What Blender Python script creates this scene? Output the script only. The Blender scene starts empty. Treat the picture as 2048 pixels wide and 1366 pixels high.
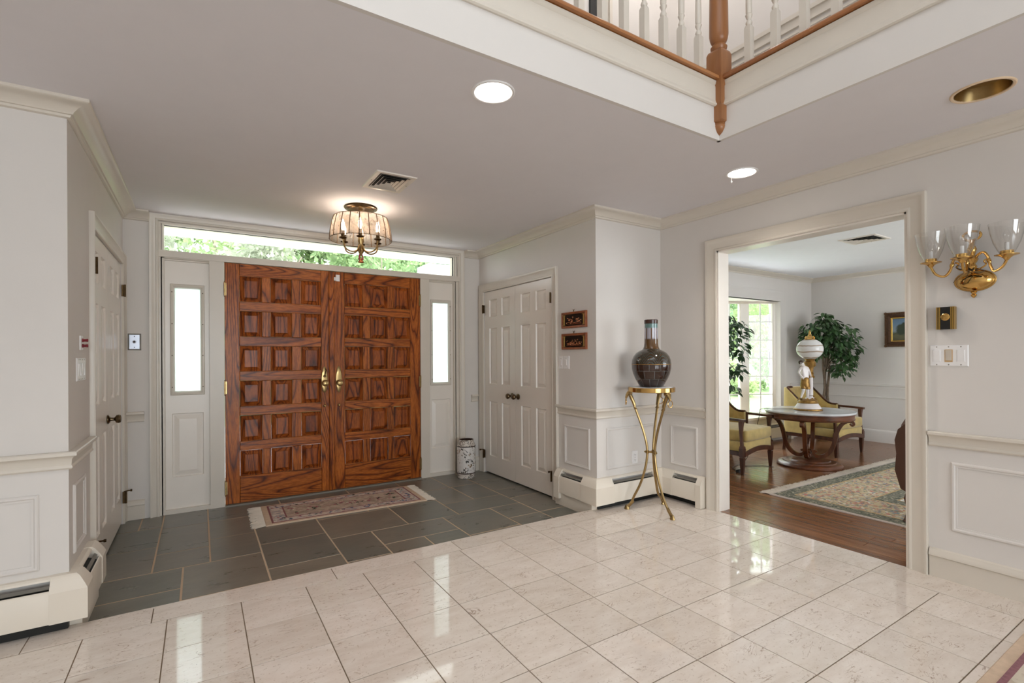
import bpy, bmesh, math, random
from mathutils import Vector, Matrix
random.seed(7)
R = math.radians
C = bpy.context.scene.collection
SC = bpy.context.scene

# ------------------------------------------------------------------ camera
CAM_Z = 1.24
yaw, roll, FPX, CY = R(32.2475), R(-0.306), 988.73, 713.27
cf = Vector((math.sin(yaw), math.cos(yaw), 0))
cr0 = Vector((math.cos(yaw), -math.sin(yaw), 0))
cu0 = Vector((0, 0, 1))
cr = cr0 * math.cos(roll) + cu0 * math.sin(roll)
cu = -cr0 * math.sin(roll) + cu0 * math.cos(roll)
cam = bpy.data.cameras.new('camera')
cam.sensor_fit = 'HORIZONTAL'
cam.sensor_width = 36.0
cam.lens = FPX / 2048 * 36.0
cam.shift_y = (CY - 683) / 2048
cam.clip_start = 0.05
camo = bpy.data.objects.new('camera', cam)
m = Matrix.Identity(4)
for i in range(3):
    m[i][0], m[i][1], m[i][2] = cr[i], cu[i], -cf[i]
m[2][3] = CAM_Z
camo.matrix_world = m
C.objects.link(camo)
SC.camera = camo

# ------------------------------------------------------------------ world, lights, exposure
SC.view_settings.view_transform = 'Standard'
SC.view_settings.look = 'None'
SC.view_settings.exposure = 0.12
SC.view_settings.gamma = 1.0
SC.view_settings.use_curve_mapping = False
SC.cycles.use_denoising = True
SC.cycles.max_bounces = 10
SC.cycles.diffuse_bounces = 6
SC.cycles.glossy_bounces = 5
SC.cycles.transmission_bounces = 8
SC.cycles.transparent_max_bounces = 16
SC.cycles.caustics_refractive = False
SC.cycles.caustics_reflective = False
SC.cycles.sample_clamp_indirect = 6.0
world = bpy.data.worlds.new('overcast_sky')
SC.world = world
world.use_nodes = True
wn, wl = world.node_tree.nodes, world.node_tree.links
wn.clear()
wo = wn.new('ShaderNodeOutputWorld')
wb = wn.new('ShaderNodeBackground')
wt = wn.new('ShaderNodeTexCoord')
ws = wn.new('ShaderNodeSeparateXYZ')
wr = wn.new('ShaderNodeValToRGB')
wr.color_ramp.elements[0].position = 0.0
wr.color_ramp.elements[0].color = (0.80, 0.87, 0.92, 1)
wr.color_ramp.elements[1].position = 0.6
wr.color_ramp.elements[1].color = (0.95, 0.98, 1.0, 1)
wl.new(wt.outputs['Generated'], ws.inputs[0])
wl.new(ws.outputs['Z'], wr.inputs[0])
wl.new(wr.outputs[0], wb.inputs[0])
wb.inputs[1].default_value = 9.0
wl.new(wb.outputs[0], wo.inputs[0])


def area(name, loc, rot, sx, sy, power, col):
    l = bpy.data.lights.new(name, 'AREA')
    l.shape = 'RECTANGLE'
    l.size, l.size_y, l.energy, l.color = sx, sy, power, col
    o = bpy.data.objects.new(name, l)
    o.location, o.rotation_euler = loc, rot
    C.objects.link(o)
    return o


# added fill lights, no windows built: behind camera, above stairwell, living room south
area('rear_fill_light', (0.4, -6.3, 1.35), (R(90), 0, 0), 3.8, 2.1, 215, (0.84, 0.935, 1.0))  # added area fill, the back wall has no window
area('stairwell_fill_light', (-0.2, -0.6, 4.95), (0, 0, 0), 3.2, 2.6, 56, (0.90, 0.96, 1.0))  # added overhead fill, the upper ceiling has no opening
hall = bpy.data.lights.new('upstairs_fill_light', 'POINT')  # added point light to brighten the upstairs walls, no fitting there
hall.energy, hall.color, hall.shadow_soft_size = 17, (1.0, .95, .90), .15
hallo = bpy.data.objects.new('upstairs_fill_light', hall)
hallo.location = (2.98, 2.3, 4.7)
C.objects.link(hallo)
area('living_room_fill_light', (6.0, -1.38, 1.35), (R(90), 0, 0), 2.6, 1.8, 85, (0.88, 0.95, 1.0))  # added fill inside the closed south wall to lift the living room


# ------------------------------------------------------------------ materials
def lin(c):
    return c / 12.92 if c <= 0.04045 else ((c + 0.055) / 1.055) ** 2.4


def S(r, g, b):
    return (lin(r / 255), lin(g / 255), lin(b / 255), 1)


class NT:
    def __init__(s, name):
        s.m = bpy.data.materials.new(name)
        s.m.use_nodes = True
        s.t = s.m.node_tree
        s.n, s.l = s.t.nodes, s.t.links
        s.n.clear()
        s.out = s.n.new('ShaderNodeOutputMaterial')

    def node(s, typ, ins=None, **kw):
        x = s.n.new(typ)
        for k, v in kw.items():
            setattr(x, k, v)
        for k, v in (ins or {}).items():
            s.set(x.inputs[k], v)
        return x

    def set(s, sock, v):
        if hasattr(v, 'is_linked') and hasattr(v, 'node'):
            s.l.new(v, sock)
        else:
            sock.default_value = v

    def math(s, op, a, b=0.0, c=0.0):
        x = s.n.new('ShaderNodeMath')
        x.operation = op
        for i, v in enumerate((a, b, c)):
            s.set(x.inputs[i], v)
        return x.outputs[0]

    def ramp(s, fac, stops, interp='LINEAR'):
        x = s.n.new('ShaderNodeValToRGB')
        cr_ = x.color_ramp
        cr_.interpolation = interp
        while len(cr_.elements) < len(stops):
            cr_.elements.new(0.5)
        for e, (p, c) in zip(cr_.elements, stops):
            e.position, e.color = p, c
        s.set(x.inputs[0], fac)
        return x.outputs[0]

    def mix(s, fac, a, b, blend='MIX'):
        x = s.n.new('ShaderNodeMix')
        x.data_type = 'RGBA'
        x.blend_type = blend
        s.set(x.inputs[0], fac)
        s.set(x.inputs[6], a)
        s.set(x.inputs[7], b)
        return x.outputs[2]

    def coords(s, scale=(1, 1, 1), obj_offset=0.0, kind='Object', rot=(0, 0, 0)):
        tc = s.n.new('ShaderNodeTexCoord')
        v = tc.outputs[kind]
        if obj_offset:
            oi = s.n.new('ShaderNodeObjectInfo')
            mu = s.node('ShaderNodeVectorMath', operation='SCALE')
            cmb = s.node('ShaderNodeCombineXYZ')
            s.l.new(oi.outputs['Random'], cmb.inputs[0])
            s.l.new(s.math('MULTIPLY', oi.outputs['Random'], 7.31), cmb.inputs[1])
            s.l.new(s.math('MULTIPLY', oi.outputs['Random'], 3.77), cmb.inputs[2])
            s.l.new(cmb.outputs[0], mu.inputs[0])
            mu.inputs[3].default_value = obj_offset
            ad = s.node('ShaderNodeVectorMath', operation='ADD')
            s.l.new(v, ad.inputs[0])
            s.l.new(mu.outputs[0], ad.inputs[1])
            v = ad.outputs[0]
        mp = s.n.new('ShaderNodeMapping')
        mp.inputs['Scale'].default_value = scale
        mp.inputs['Rotation'].default_value = rot
        s.l.new(v, mp.inputs[0])
        return mp.outputs[0]

    def noise(s, vec, scale, detail=2.0, rough=0.5, dist=0.0):
        x = s.node('ShaderNodeTexNoise')
        s.l.new(vec, x.inputs['Vector'])
        s.set(x.inputs['Scale'], scale)
        x.inputs['Detail'].default_value = detail
        x.inputs['Roughness'].default_value = rough
        x.inputs['Distortion'].default_value = dist
        return x

    def voro(s, vec, scale, feature='F1', rnd=1.0):
        x = s.node('ShaderNodeTexVoronoi', feature=feature)
        s.l.new(vec, x.inputs['Vector'])
        x.inputs['Scale'].default_value = scale
        x.inputs['Randomness'].default_value = rnd
        return x

    def bump(s, h, strength=0.2, dist=0.01):
        x = s.node('ShaderNodeBump')
        x.inputs['Strength'].default_value = strength
        x.inputs['Distance'].default_value = dist
        s.l.new(h, x.inputs['Height'])
        return x.outputs[0]

    def bsdf(s, base, rough=0.5, metal=0.0, normal=None, **kw):
        x = s.n.new('ShaderNodeBsdfPrincipled')
        s.set(x.inputs['Base Color'], base)
        s.set(x.inputs['Roughness'], rough)
        s.set(x.inputs['Metallic'], metal)
        if normal is not None:
            s.l.new(normal, x.inputs['Normal'])
        for k, v in kw.items():
            s.set(x.inputs[k.replace('_', ' ')], v)
        return x

    def done(s, shader):
        s.l.new(shader.outputs[0] if hasattr(shader, 'outputs') else shader, s.out.inputs[0])
        return s.m


def plain(name, col, rough=0.5, metal=0.0, var=0.04, nscale=8.0, bump=0.0, bscale=60.0, **kw):
    t = NT(name)
    v = t.coords()
    n = t.noise(v, nscale, 3)
    dark = tuple(c * (1 - var) for c in col[:3]) + (1,)
    lite = tuple(min(1, c * (1 + var)) for c in col[:3]) + (1,)
    c = t.ramp(n.outputs[0], [(0.3, dark), (0.7, lite)])
    nrm = None
    if bump:
        nrm = t.bump(t.noise(v, bscale, 3).outputs[0], bump, 0.004)
    return t.done(t.bsdf(c, rough, metal, nrm, **kw))


def emit(name, col, strength):
    t = NT(name)
    e = t.node('ShaderNodeEmission', {'Color': col, 'Strength': strength})
    return t.done(e)


def glass(name, tint=(1, 1, 1, 1), refl=1.0, rough=0.0):
    # thin clear pane: fresnel mix of see-through and mirror
    t = NT(name)
    tr = t.node('ShaderNodeBsdfTransparent', {'Color': tint})
    gl = t.node('ShaderNodeBsdfGlossy', {'Roughness': rough})
    lw = t.node('ShaderNodeLayerWeight', {'Blend': 0.5})
    f = t.math('MULTIPLY', t.math('ADD', 0.045, t.math('MULTIPLY', t.math('POWER', lw.outputs['Facing'], 5.0), 0.9)), refl)
    mx = t.node('ShaderNodeMixShader', {0: f, 1: tr.outputs[0], 2: gl.outputs[0]})
    return t.done(mx)


def oak(name, grain='z', base=(182, 102, 38), mid=(155, 79, 27), dark=(90, 42, 15), rough=0.3, freq=9.0, off=3.0):
    t = NT(name)
    sc = {'z': (1, 1, 0.10), 'x': (0.10, 1, 1), 'y': (1, 0.10, 1)}[grain]
    v = t.coords(sc, off)
    n = t.noise(v, 5.0, 1.5, 0.5, 0.3)
    ring = t.math('PINGPONG', t.math('MULTIPLY', n.outputs[0], freq * 2.2), 0.5)
    ring = t.math('MULTIPLY', ring, 2.0)
    v2 = t.coords(tuple(a * b for a, b in zip(sc, (1, 1, 1))), off)
    fine = t.noise(v2, 150.0, 2, 0.6)
    big = t.noise(t.coords((1, 1, 1), off), 2.3, 1)
    c1 = t.ramp(ring, [(0.0, S(*dark)), (0.28, S(*mid)), (0.7, S(*base))])
    pore = t.ramp(fine.outputs[0], [(0.40, S(*dark)), (0.56, (1, 1, 1, 1))])
    c2 = t.mix(0.42, c1, pore, 'MULTIPLY')
    tone = t.ramp(big.outputs[0], [(0.3, (0.82, 0.80, 0.78, 1)), (0.7, (1.08, 1.06, 1.05, 1))])
    c3 = t.mix(1.0, c2, tone, 'MULTIPLY')
    nrm = t.bump(fine.outputs[0], 0.12, 0.002)
    return t.done(t.bsdf(c3, rough, 0, nrm, Specular_IOR_Level=0.25))


def wood(name, base, dark, grain='z', rough=0.3, scale=14.0, off=3.0, coat=0.0):
    t = NT(name)
    sc = {'z': (1, 1, 0.08), 'x': (0.08, 1, 1), 'y': (1, 0.08, 1)}[grain]
    v = t.coords(sc, off)
    n = t.noise(v, scale, 4, 0.6, 0.4)
    c = t.ramp(n.outputs[0], [(0.32, S(*dark)), (0.66, S(*base))])
    return t.done(t.bsdf(c, rough, 0, t.bump(n.outputs[0], 0.05, 0.002), Coat_Weight=coat, Coat_Roughness=0.12))


M = {}
M['wall'] = plain('wall_paint', S(217, 212, 207), 0.6, var=0.008, bump=0.04, bscale=220)
M['ceiling'] = plain('ceiling_paint', S(226, 223, 226), 0.75, var=0.008)
M['ceiling_lr_daylit'] = plain('living_room_ceiling_daylit', S(238, 239, 243), 0.75, var=0.008)  # paler and bluer than the foyer ceiling: window daylight put into the colour
M['trim'] = plain('trim_paint', S(213, 205, 193), 0.32, var=0.01)
M['door_paint'] = plain('door_paint', S(233, 226, 217), 0.3, var=0.01)
M['heater'] = plain('heater_enamel', S(226, 217, 203), 0.32, var=0.01)
M['fin'] = plain('heater_fins', S(40, 40, 38), 0.5, 0.4)
M['damper'] = plain('heater_damper', S(120, 116, 108), 0.4, 0.3)
M['brass'] = plain('polished_brass', S(204, 164, 98), 0.16, 1.0, var=0.05)
M['brass_old'] = plain('antique_brass', S(164, 138, 94), 0.28, 1.0, var=0.12, nscale=30)
M['bronze'] = plain('dark_bronze', S(84, 66, 44), 0.35, 1.0, var=0.2, nscale=40)
M['knob'] = plain('aged_bronze_knob', S(104, 88, 66), 0.28, 1.0, var=0.2, nscale=40)
M['steel'] = plain('brushed_steel', S(172, 174, 182), 0.35, 1.0)
M['grey_frame'] = plain('grey_paint', S(128, 122, 112), 0.5)
M['white_plastic'] = plain('white_plastic', S(235, 233, 232), 0.35, var=0.005)
M['tan_plastic'] = plain('tan_plastic', S(196, 160, 110), 0.4)
M['beige_plastic'] = plain('beige_plastic', S(196, 186, 172), 0.4)
M['red_plastic'] = plain('red_plastic', S(122, 20, 34), 0.3)
M['black'] = plain('black_lacquer', S(22, 21, 20), 0.25)
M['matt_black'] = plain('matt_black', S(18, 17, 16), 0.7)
M['copper'] = plain('copper_relief', S(186, 122, 86), 0.3, 1.0, var=0.25, nscale=60)
M['gold'] = plain('gold_metal', S(206, 168, 88), 0.25, 1.0)
M['gold_paint'] = plain('gold_glaze', S(150, 114, 58), 0.4, 0.6, var=0.3, nscale=40)
M['cherry'] = wood('cherry_wood', (160, 92, 52), (122, 64, 34), 'x', 0.4)
M['mahogany'] = wood('mahogany', (112, 64, 36), (66, 35, 20), 'z', 0.22, coat=0.3)
M['mahogany_x'] = wood('mahogany_level', (112, 64, 36), (66, 35, 20), 'x', 0.32, coat=0.1)
M['walnut'] = wood('walnut', (88, 50, 32), (48, 25, 16), 'z', 0.3)
M['newel'] = wood('newel_oak', (160, 108, 66), (130, 82, 46), 'z', 0.35)
M['nosing_x'] = wood('nosing_oak_x', (174, 118, 70), (146, 92, 52), 'x', 0.35)
M['nosing_y'] = wood('nosing_oak_y', (168, 112, 66), (140, 86, 48), 'y', 0.35)
M['glass'] = glass('clear_glass')
M['bulb_glass'] = glass('bulb_glass', (1, 1, 1, 1), 1.6)
M['hurricane'] = glass('hurricane_glass', (0.985, 0.985, 0.98, 1), 1.5)
M['candle'] = plain('candle_sleeve', S(232, 232, 232), 0.4)
M['bulb_on'] = emit('lit_bulb', (1.0, 0.80, 0.58, 1), 28.0)
M['lamp_on'] = emit('lit_reflector_lamp', (1.0, 0.93, 0.84, 1), 14.0)
M['oak_z'] = oak('door_oak_upright', 'z')
M['oak_x'] = oak('door_oak_level', 'x')
M['oak_panel'] = oak('door_oak_panel', 'z', (166, 88, 32), (138, 66, 23), (80, 37, 13), freq=7.0, off=9.0)
M['grout'] = plain('marble_grout', S(124, 106, 86), 0.8)
M['slate_grout'] = plain('slate_grout', S(196, 172, 146), 0.85)
M['upholstery'] = plain('gold_velvet', S(188, 164, 100), 0.75, var=0.12, nscale=14, bump=0.15, bscale=160, Sheen_Weight=0.4)
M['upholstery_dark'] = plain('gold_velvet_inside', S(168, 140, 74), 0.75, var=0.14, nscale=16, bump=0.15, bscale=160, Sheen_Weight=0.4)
M['leather'] = plain('brown_leather', S(82, 52, 36), 0.4, var=0.1)
M['porcelain'] = plain('white_porcelain', S(228, 220, 218), 0.2, var=0.04, nscale=20)
M['hair'] = plain('brown_glaze', S(58, 38, 26), 0.35)
M['bark'] = plain('ficus_bark', S(104, 88, 72), 0.8, var=0.35, nscale=30, bump=0.5, bscale=60)
M['tree_bark'] = plain('tree_bark', S(150, 138, 128), 0.9, var=0.25, nscale=10)
M['soil'] = plain('moss', S(70, 66, 44), 0.9, var=0.3, nscale=40)
M['wicker'] = plain('wicker_pot', S(124, 92, 60), 0.7, var=0.3, nscale=60)
M['fringe'] = plain('rug_fringe', S(218, 208, 194), 0.9, var=0.06)
M['cable'] = plain('brown_cable', S(52, 38, 30), 0.5)
M['rubber'] = plain('white_rubber', S(214, 206, 192), 0.5)
M['red_ribbon'] = plain('red_ribbon', S(156, 34, 52), 0.5)
M['black_ribbon'] = plain('black_ribbon', S(20, 20, 26), 0.45)
M['lead'] = plain('lead_came', S(112, 92, 72), 0.4, 0.8)
M['shell'] = plain('exterior_white', S(244, 246, 248), 0.6, var=0.01)
M['stucco'] = plain('exterior_stone', S(168, 160, 164), 0.9, var=0.25, nscale=9, bump=0.6, bscale=18)


def m_marble():
    t = NT('cream_marble')
    v = t.coords((0.55, 1.5, 1), 37.0)
    w = t.noise(v, 4.0, 5, 0.60, 0.8)
    vein = t.math('ABSOLUTE', t.math('SUBTRACT', t.math('PINGPONG', t.math('MULTIPLY', w.outputs[0], 5.5), 0.5), 0.25))
    line = t.ramp(vein, [(0.0, (0, 0, 0, 1)), (0.022, (1, 1, 1, 1))])
    v3 = t.coords((1, 1, 1), 37.0)
    patch = t.noise(v3, 9.0, 3)
    keep = t.ramp(patch.outputs[0], [(0.47, (0, 0, 0, 1)), (0.62, (1, 1, 1, 1))])
    cl = t.noise(v, 11.0, 4, 0.7)
    base = t.ramp(cl.outputs[0], [(0.25, S(215, 202, 190)), (0.5, S(225, 214, 204)), (0.75, S(232, 223, 214))])
    oi = t.node('ShaderNodeObjectInfo')
    tone = t.ramp(oi.outputs['Random'], [(0.0, (0.93, 0.925, 0.91, 1)), (1.0, (1.03, 1.03, 1.03, 1))])
    base = t.mix(1.0, base, tone, 'MULTIPLY')
    fac = t.math('MULTIPLY', t.math('SUBTRACT', 1.0, line), t.math('MULTIPLY', keep, 0.72))
    c = t.mix(fac, base, S(126, 90, 58))
    vo = t.voro(v3, 26.0)
    spot = t.ramp(vo.outputs['Distance'], [(0.035, (1, 1, 1, 1)), (0.07, (0, 0, 0, 1))])
    sn = t.ramp(t.noise(v3, 6.0, 1).outputs[0], [(0.5, (0, 0, 0, 1)), (0.6, (1, 1, 1, 1))])
    c = t.mix(t.math('MULTIPLY', spot, t.math('MULTIPLY', sn, 0.75)), c, S(92, 70, 50))
    vo2 = t.noise(v3, 70.0, 2)
    sp2 = t.ramp(vo2.outputs[0], [(0.30, (1, 1, 1, 1)), (0.37, (0, 0, 0, 1))])
    c = t.mix(t.math('MULTIPLY', sp2, 0.35), c, S(150, 120, 88))
    rg = t.ramp(cl.outputs[0], [(0.3, (0.025, 0.025, 0.025, 1)), (0.7, (0.055, 0.055, 0.055, 1))])
    return t.done(t.bsdf(c, rg, 0.0, Specular_IOR_Level=0.95))


def m_slate():
    t = NT('grey_slate')
    v = t.coords((0.5, 1.3, 1), 23.0)
    a = t.noise(v, 6.0, 6, 0.65, 0.5)
    oi = t.node('ShaderNodeObjectInfo')
    b = t.noise(t.coords((1, 1, 1), 23.0), 2.2, 2)
    c = t.ramp(a.outputs[0], [(0.28, S(110, 107, 99)), (0.5, S(121, 117, 108)), (0.72, S(132, 127, 117))])
    tone = t.ramp(oi.outputs['Random'], [(0.0, (0.84, 0.90, 0.90, 1)), (0.5, (0.97, 0.97, 0.95, 1)), (1.0, (1.08, 1.05, 1.0, 1))])
    c = t.mix(1.0, c, tone, 'MULTIPLY')
    c = t.mix(t.ramp(b.outputs[0], [(0.45, (0, 0, 0, 1)), (0.75, (0.4, 0.4, 0.4, 1))]), c, S(84, 98, 96))
    rg = t.ramp(a.outputs[0], [(0.3, (0.26, 0.26, 0.26, 1)), (0.7, (0.36, 0.36, 0.36, 1))])
    n1 = t.noise(v, 12.0, 4, 0.55, 0.4)
    return t.done(t.bsdf(c, rg, 0, t.bump(n1.outputs[0], 0.35, 0.004)))


def m_planks():
    t = NT('hardwood_plank')
    v = t.coords((1, 0.07, 1), 11.0)
    n = t.noise(v, 26.0, 5, 0.6, 0.6)
    oi = t.node('ShaderNodeObjectInfo')
    c = t.ramp(n.outputs[0], [(0.3, S(100, 67, 46)), (0.55, S(130, 90, 62)), (0.75, S(150, 109, 78))])
    tone = t.ramp(oi.outputs['Random'], [(0.0, (0.78, 0.76, 0.74, 1)), (1.0, (1.16, 1.12, 1.06, 1))])
    return t.done(t.bsdf(t.mix(1.0, c, tone, 'MULTIPLY'), 0.2, 0, t.bump(n.outputs[0], 0.04, 0.002)))


def m_obscure():
    # pebbled privacy glass: transmits a blurred outside
    t = NT('obscure_glass')
    v = t.coords()
    n = t.noise(v, 26.0, 2)
    nr = t.bump(n.outputs[0], 0.25, 0.01)
    rf = t.node('ShaderNodeBsdfRefraction', {'Color': (0.84, 0.88, 0.89, 1), 'Roughness': 0.32, 'IOR': 1.12})
    t.l.new(nr, rf.inputs['Normal'])
    tl = t.node('ShaderNodeBsdfTranslucent', {'Color': (0.92, 0.97, 0.98, 1)})
    mx = t.node('ShaderNodeMixShader', {0: 0.6, 1: rf.outputs[0], 2: tl.outputs[0]})
    gl = t.node('ShaderNodeBsdfGlossy', {'Roughness': 0.12})
    mx2 = t.node('ShaderNodeMixShader', {0: 0.05, 1: mx.outputs[0], 2: gl.outputs[0]})
    return t.done(mx2)


def m_shade():
    t = NT('seeded_shade_glass')
    v = t.coords()
    n = t.noise(v, 55.0, 2)
    tr = t.node('ShaderNodeBsdfTransparent', {'Color': (0.90, 0.83, 0.77, 1)})
    tl = t.node('ShaderNodeBsdfTranslucent', {'Color': (0.55, 0.47, 0.41, 1)})
    gl = t.node('ShaderNodeBsdfGlossy', {'Roughness': 0.35, 'Color': (1, 0.95, 0.9, 1)})
    nr = t.bump(n.outputs[0], 0.15, 0.004)
    t.l.new(nr, gl.inputs['Normal'])
    f = t.ramp(n.outputs[0], [(0.35, (0.30, 0.30, 0.30, 1)), (0.7, (0.40, 0.40, 0.40, 1))])
    mx = t.node('ShaderNodeMixShader', {0: f, 1: tr.outputs[0], 2: tl.outputs[0]})
    mx2 = t.node('ShaderNodeMixShader', {0: 0.05, 1: mx.outputs[0], 2: gl.outputs[0]})
    return t.done(mx2)


def m_weave(name, cols, scale, field, amount=0.75, big=0.0):
    # knotted pile: small patches in many colours over a field colour
    t = NT(name)
    v = t.coords()
    vo = t.voro(v, scale)
    stops = [(i / len(cols), S(*c)) for i, c in enumerate(cols)]
    sep = t.node('ShaderNodeSeparateColor')
    t.l.new(vo.outputs['Color'], sep.inputs[0])
    c = t.ramp(sep.outputs[0], stops, 'CONSTANT')
    n = t.noise(v, scale * 0.5, 2, 0.5, 1.2)
    msk = t.ramp(n.outputs[0], [(0.44, (0, 0, 0, 1)), (0.50, (amount,) * 3 + (1,))])
    c = t.mix(msk, S(*field), c)
    if big:
        b = t.noise(v, big, 2, 0.5, 1.5)
        c = t.mix(t.ramp(b.outputs[0], [(0.52, (0, 0, 0, 1)), (0.6, (0.6, 0.6, 0.6, 1))]), c, S(*cols[-1]))
    f = t.noise(v, 320.0, 1)
    return t.done(t.bsdf(c, 0.95, 0, t.bump(f.outputs[0], 0.4, 0.004)))


def m_vase(name, kind):
    t = NT(name)
    tc = t.n.new('ShaderNodeTexCoord')
    sp = t.node('ShaderNodeSeparateXYZ')
    t.l.new(tc.outputs['Object'], sp.inputs[0])
    ang = t.math('MULTIPLY', t.math('ARCTAN2', sp.outputs[1], sp.outputs[0]), 1 / (2 * math.pi))
    z = sp.outputs[2]
    cmb = t.node('ShaderNodeCombineXYZ')
    nz = t.noise(t.coords(), 24.0, 3)
    if kind == 'lower':
        # stepped key pattern: thin pale lines on dark brown
        t.l.new(t.math('MULTIPLY', ang, 9.0), cmb.inputs[0])
        t.l.new(t.math('MULTIPLY', z, 11.0), cmb.inputs[1])
        br = t.node('ShaderNodeTexBrick', {'Color1': S(54, 28, 15), 'Color2': S(30, 20, 16), 'Mortar': S(98, 104, 106), 'Scale': 1.0,
                                           'Mortar Size': 0.022, 'Brick Width': 0.8, 'Row Height': 0.7})
        t.l.new(cmb.outputs[0], br.inputs['Vector'])
        c = t.mix(t.ramp(nz.outputs[0], [(0.4, (0, 0, 0, 1)), (0.7, (0.7, 0.7, 0.7, 1))]), br.outputs['Color'], S(48, 28, 18))
    elif kind == 'shoulder':
        # feathered scallops
        a2 = t.math('ABSOLUTE', t.math('SINE', t.math('MULTIPLY', ang, math.pi * 9.0)))
        w = t.math('ADD', t.math('MULTIPLY', a2, -1.1), t.math('MULTIPLY', z, 21.0))
        l = t.math('PINGPONG', t.math('MULTIPLY', w, 2.0), 0.5)
        c = t.ramp(l, [(0.0, S(96, 118, 110)), (0.06, S(66, 76, 66)), (0.10, S(40, 29, 18)), (0.3, S(18, 16, 14)), (0.5, S(84, 54, 22))])
        c = t.mix(t.ramp(nz.outputs[0], [(0.45, (0, 0, 0, 1)), (0.7, (0.6, 0.6, 0.6, 1))]), c, S(54, 38, 22))
    else:
        # neck: pale lobes hanging from a teal band over brown
        a2 = t.math('PINGPONG', t.math('MULTIPLY', ang, 8.0), 0.5)
        lobe = t.ramp(a2, [(0.10, (0, 0, 0, 1)), (0.16, (1, 1, 1, 1))])
        c = t.mix(lobe, S(92, 62, 34), S(158, 156, 166))
        band = t.ramp(z, [(0.462, (0, 0, 0, 1)), (0.47, (1, 1, 1, 1))])
        c = t.mix(band, c, S(92, 122, 120))
        low = t.ramp(z, [(0.375, (1, 1, 1, 1)), (0.385, (0, 0, 0, 1))])
        c = t.mix(low, c, S(88, 58, 24))
    return t.done(t.bsdf(c, 0.12, 0.0, Coat_Weight=0.5, Coat_Roughness=0.08))


def m_branches(name, base, inks, scale=9.0):
    t = NT(name)
    v = t.coords()
    n = t.noise(v, scale, 4, 0.6, 1.5)
    vo = t.voro(v, scale * 7)
    leafs = t.ramp(vo.outputs['Distance'], [(0.40, (1, 1, 1, 1)), (0.54, (0, 0, 0, 1))])
    msk = t.ramp(n.outputs[0], [(0.46, (0, 0, 0, 1)), (0.53, (1, 1, 1, 1))])
    ink = t.ramp(t.noise(v, scale * 2, 1).outputs[0], [(0.35, S(*inks[0])), (0.5, S(*inks[1])), (0.65, S(*inks[2]))])
    c = t.mix(t.math('MULTIPLY', msk, leafs), S(*base), ink)
    return t.done(t.bsdf(c, 0.25, 0))


def m_leaf(name, a, b, rough=0.4, trans=0.0, off=1.0):
    t = NT(name)
    oi = t.node('ShaderNodeObjectInfo')
    n = t.noise(t.coords(), 3.0, 2)
    f = t.math('FRACT', t.math('ADD', oi.outputs['Random'], t.math('MULTIPLY', n.outputs[0], 1.3)))
    c = t.ramp(f, [(0.0, S(*a)), (1.0, S(*b))])
    p = t.bsdf(c, rough)
    if trans:
        tl = t.node('ShaderNodeBsdfTranslucent')
        t.l.new(c, tl.inputs[0])
        mx = t.node('ShaderNodeMixShader', {0: trans, 1: p.outputs[0], 2: tl.outputs[0]})
        return t.done(mx)
    return t.done(p)


def m_painting():
    t = NT('landscape_canvas')
    tc = t.n.new('ShaderNodeTexCoord')
    sp = t.node('ShaderNodeSeparateXYZ')
    t.l.new(tc.outputs['Object'], sp.inputs[0])
    z, y = sp.outputs[2], sp.outputs[1]
    n = t.noise(t.coords(), 9.0, 4, 0.6, 0.6)
    zz = t.math('ADD', z, t.math('MULTIPLY', t.math('SUBTRACT', n.outputs[0], 0.5), 0.10))
    c = t.ramp(t.math('ADD', t.math('MULTIPLY', zz, 2.6), 0.5),
               [(0.0, S(52, 50, 34)), (0.26, S(92, 88, 58)), (0.36, S(70, 74, 52)), (0.45, S(128, 140, 148)), (0.75, S(96, 122, 146)), (1.0, S(78, 104, 134))])
    # dark round tree
    d = t.math('POWER', t.math('ADD', t.math('POWER', t.math('ADD', y, -0.07), 2.0), t.math('POWER', t.math('ADD', z, -0.01), 2.0)), 0.5)
    d = t.math('ADD', d, t.math('MULTIPLY', t.math('SUBTRACT', n.outputs[0], 0.5), 0.12))
    tr = t.ramp(d, [(0.07, (1, 1, 1, 1)), (0.095, (0, 0, 0, 1))])
    c = t.mix(tr, c, S(42, 52, 34))
    return t.done(t.bsdf(c, 0.5))


def m_swirl(name, a, b, scale=7.0):
    t = NT(name)
    tc = t.n.new('ShaderNodeTexCoord')
    sp = t.node('ShaderNodeSeparateXYZ')
    t.l.new(tc.outputs['Object'], sp.inputs[0])
    n = t.noise(t.coords(), 9.0, 2)
    w = t.math('PINGPONG', t.math('ADD', t.math('MULTIPLY', sp.outputs[2], 15.0), t.math('MULTIPLY', n.outputs[0], 0.35)), 0.5)
    c = t.ramp(w, [(0.0, S(*b)), (0.06, S(*b)), (0.13, S(*a))])
    return t.done(t.bsdf(c, 0.15))


M['marble'], M['slate'], M['plank'] = m_marble(), m_slate(), m_planks()
M['obscure'], M['shade'] = m_obscure(), m_shade()
BR = [(54, 62, 92), (150, 84, 92), (70, 84, 62), (176, 128, 122), (110, 132, 150), (196, 170, 148), (142, 60, 74)]
M['runner_field'] = m_weave('runner_field', BR[1:4] + [(92, 70, 72), (150, 128, 112)], 30, (196, 176, 156), 0.3, 7)
M['runner_border'] = m_weave('runner_border', BR, 30, (212, 198, 186), 0.42)
M['runner_edge'] = plain('runner_edge', S(204, 180, 156), 0.95, var=0.08, nscale=30, bump=0.4, bscale=300)
M['runner_line'] = plain('runner_line', S(142, 92, 92), 0.95, var=0.1, nscale=60)
M['rose'] = m_weave('carved_roses', [(214, 206, 188), (190, 172, 156), (150, 96, 96), (206, 192, 176), (176, 152, 140)], 16, (206, 194, 176), 0.8)
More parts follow.
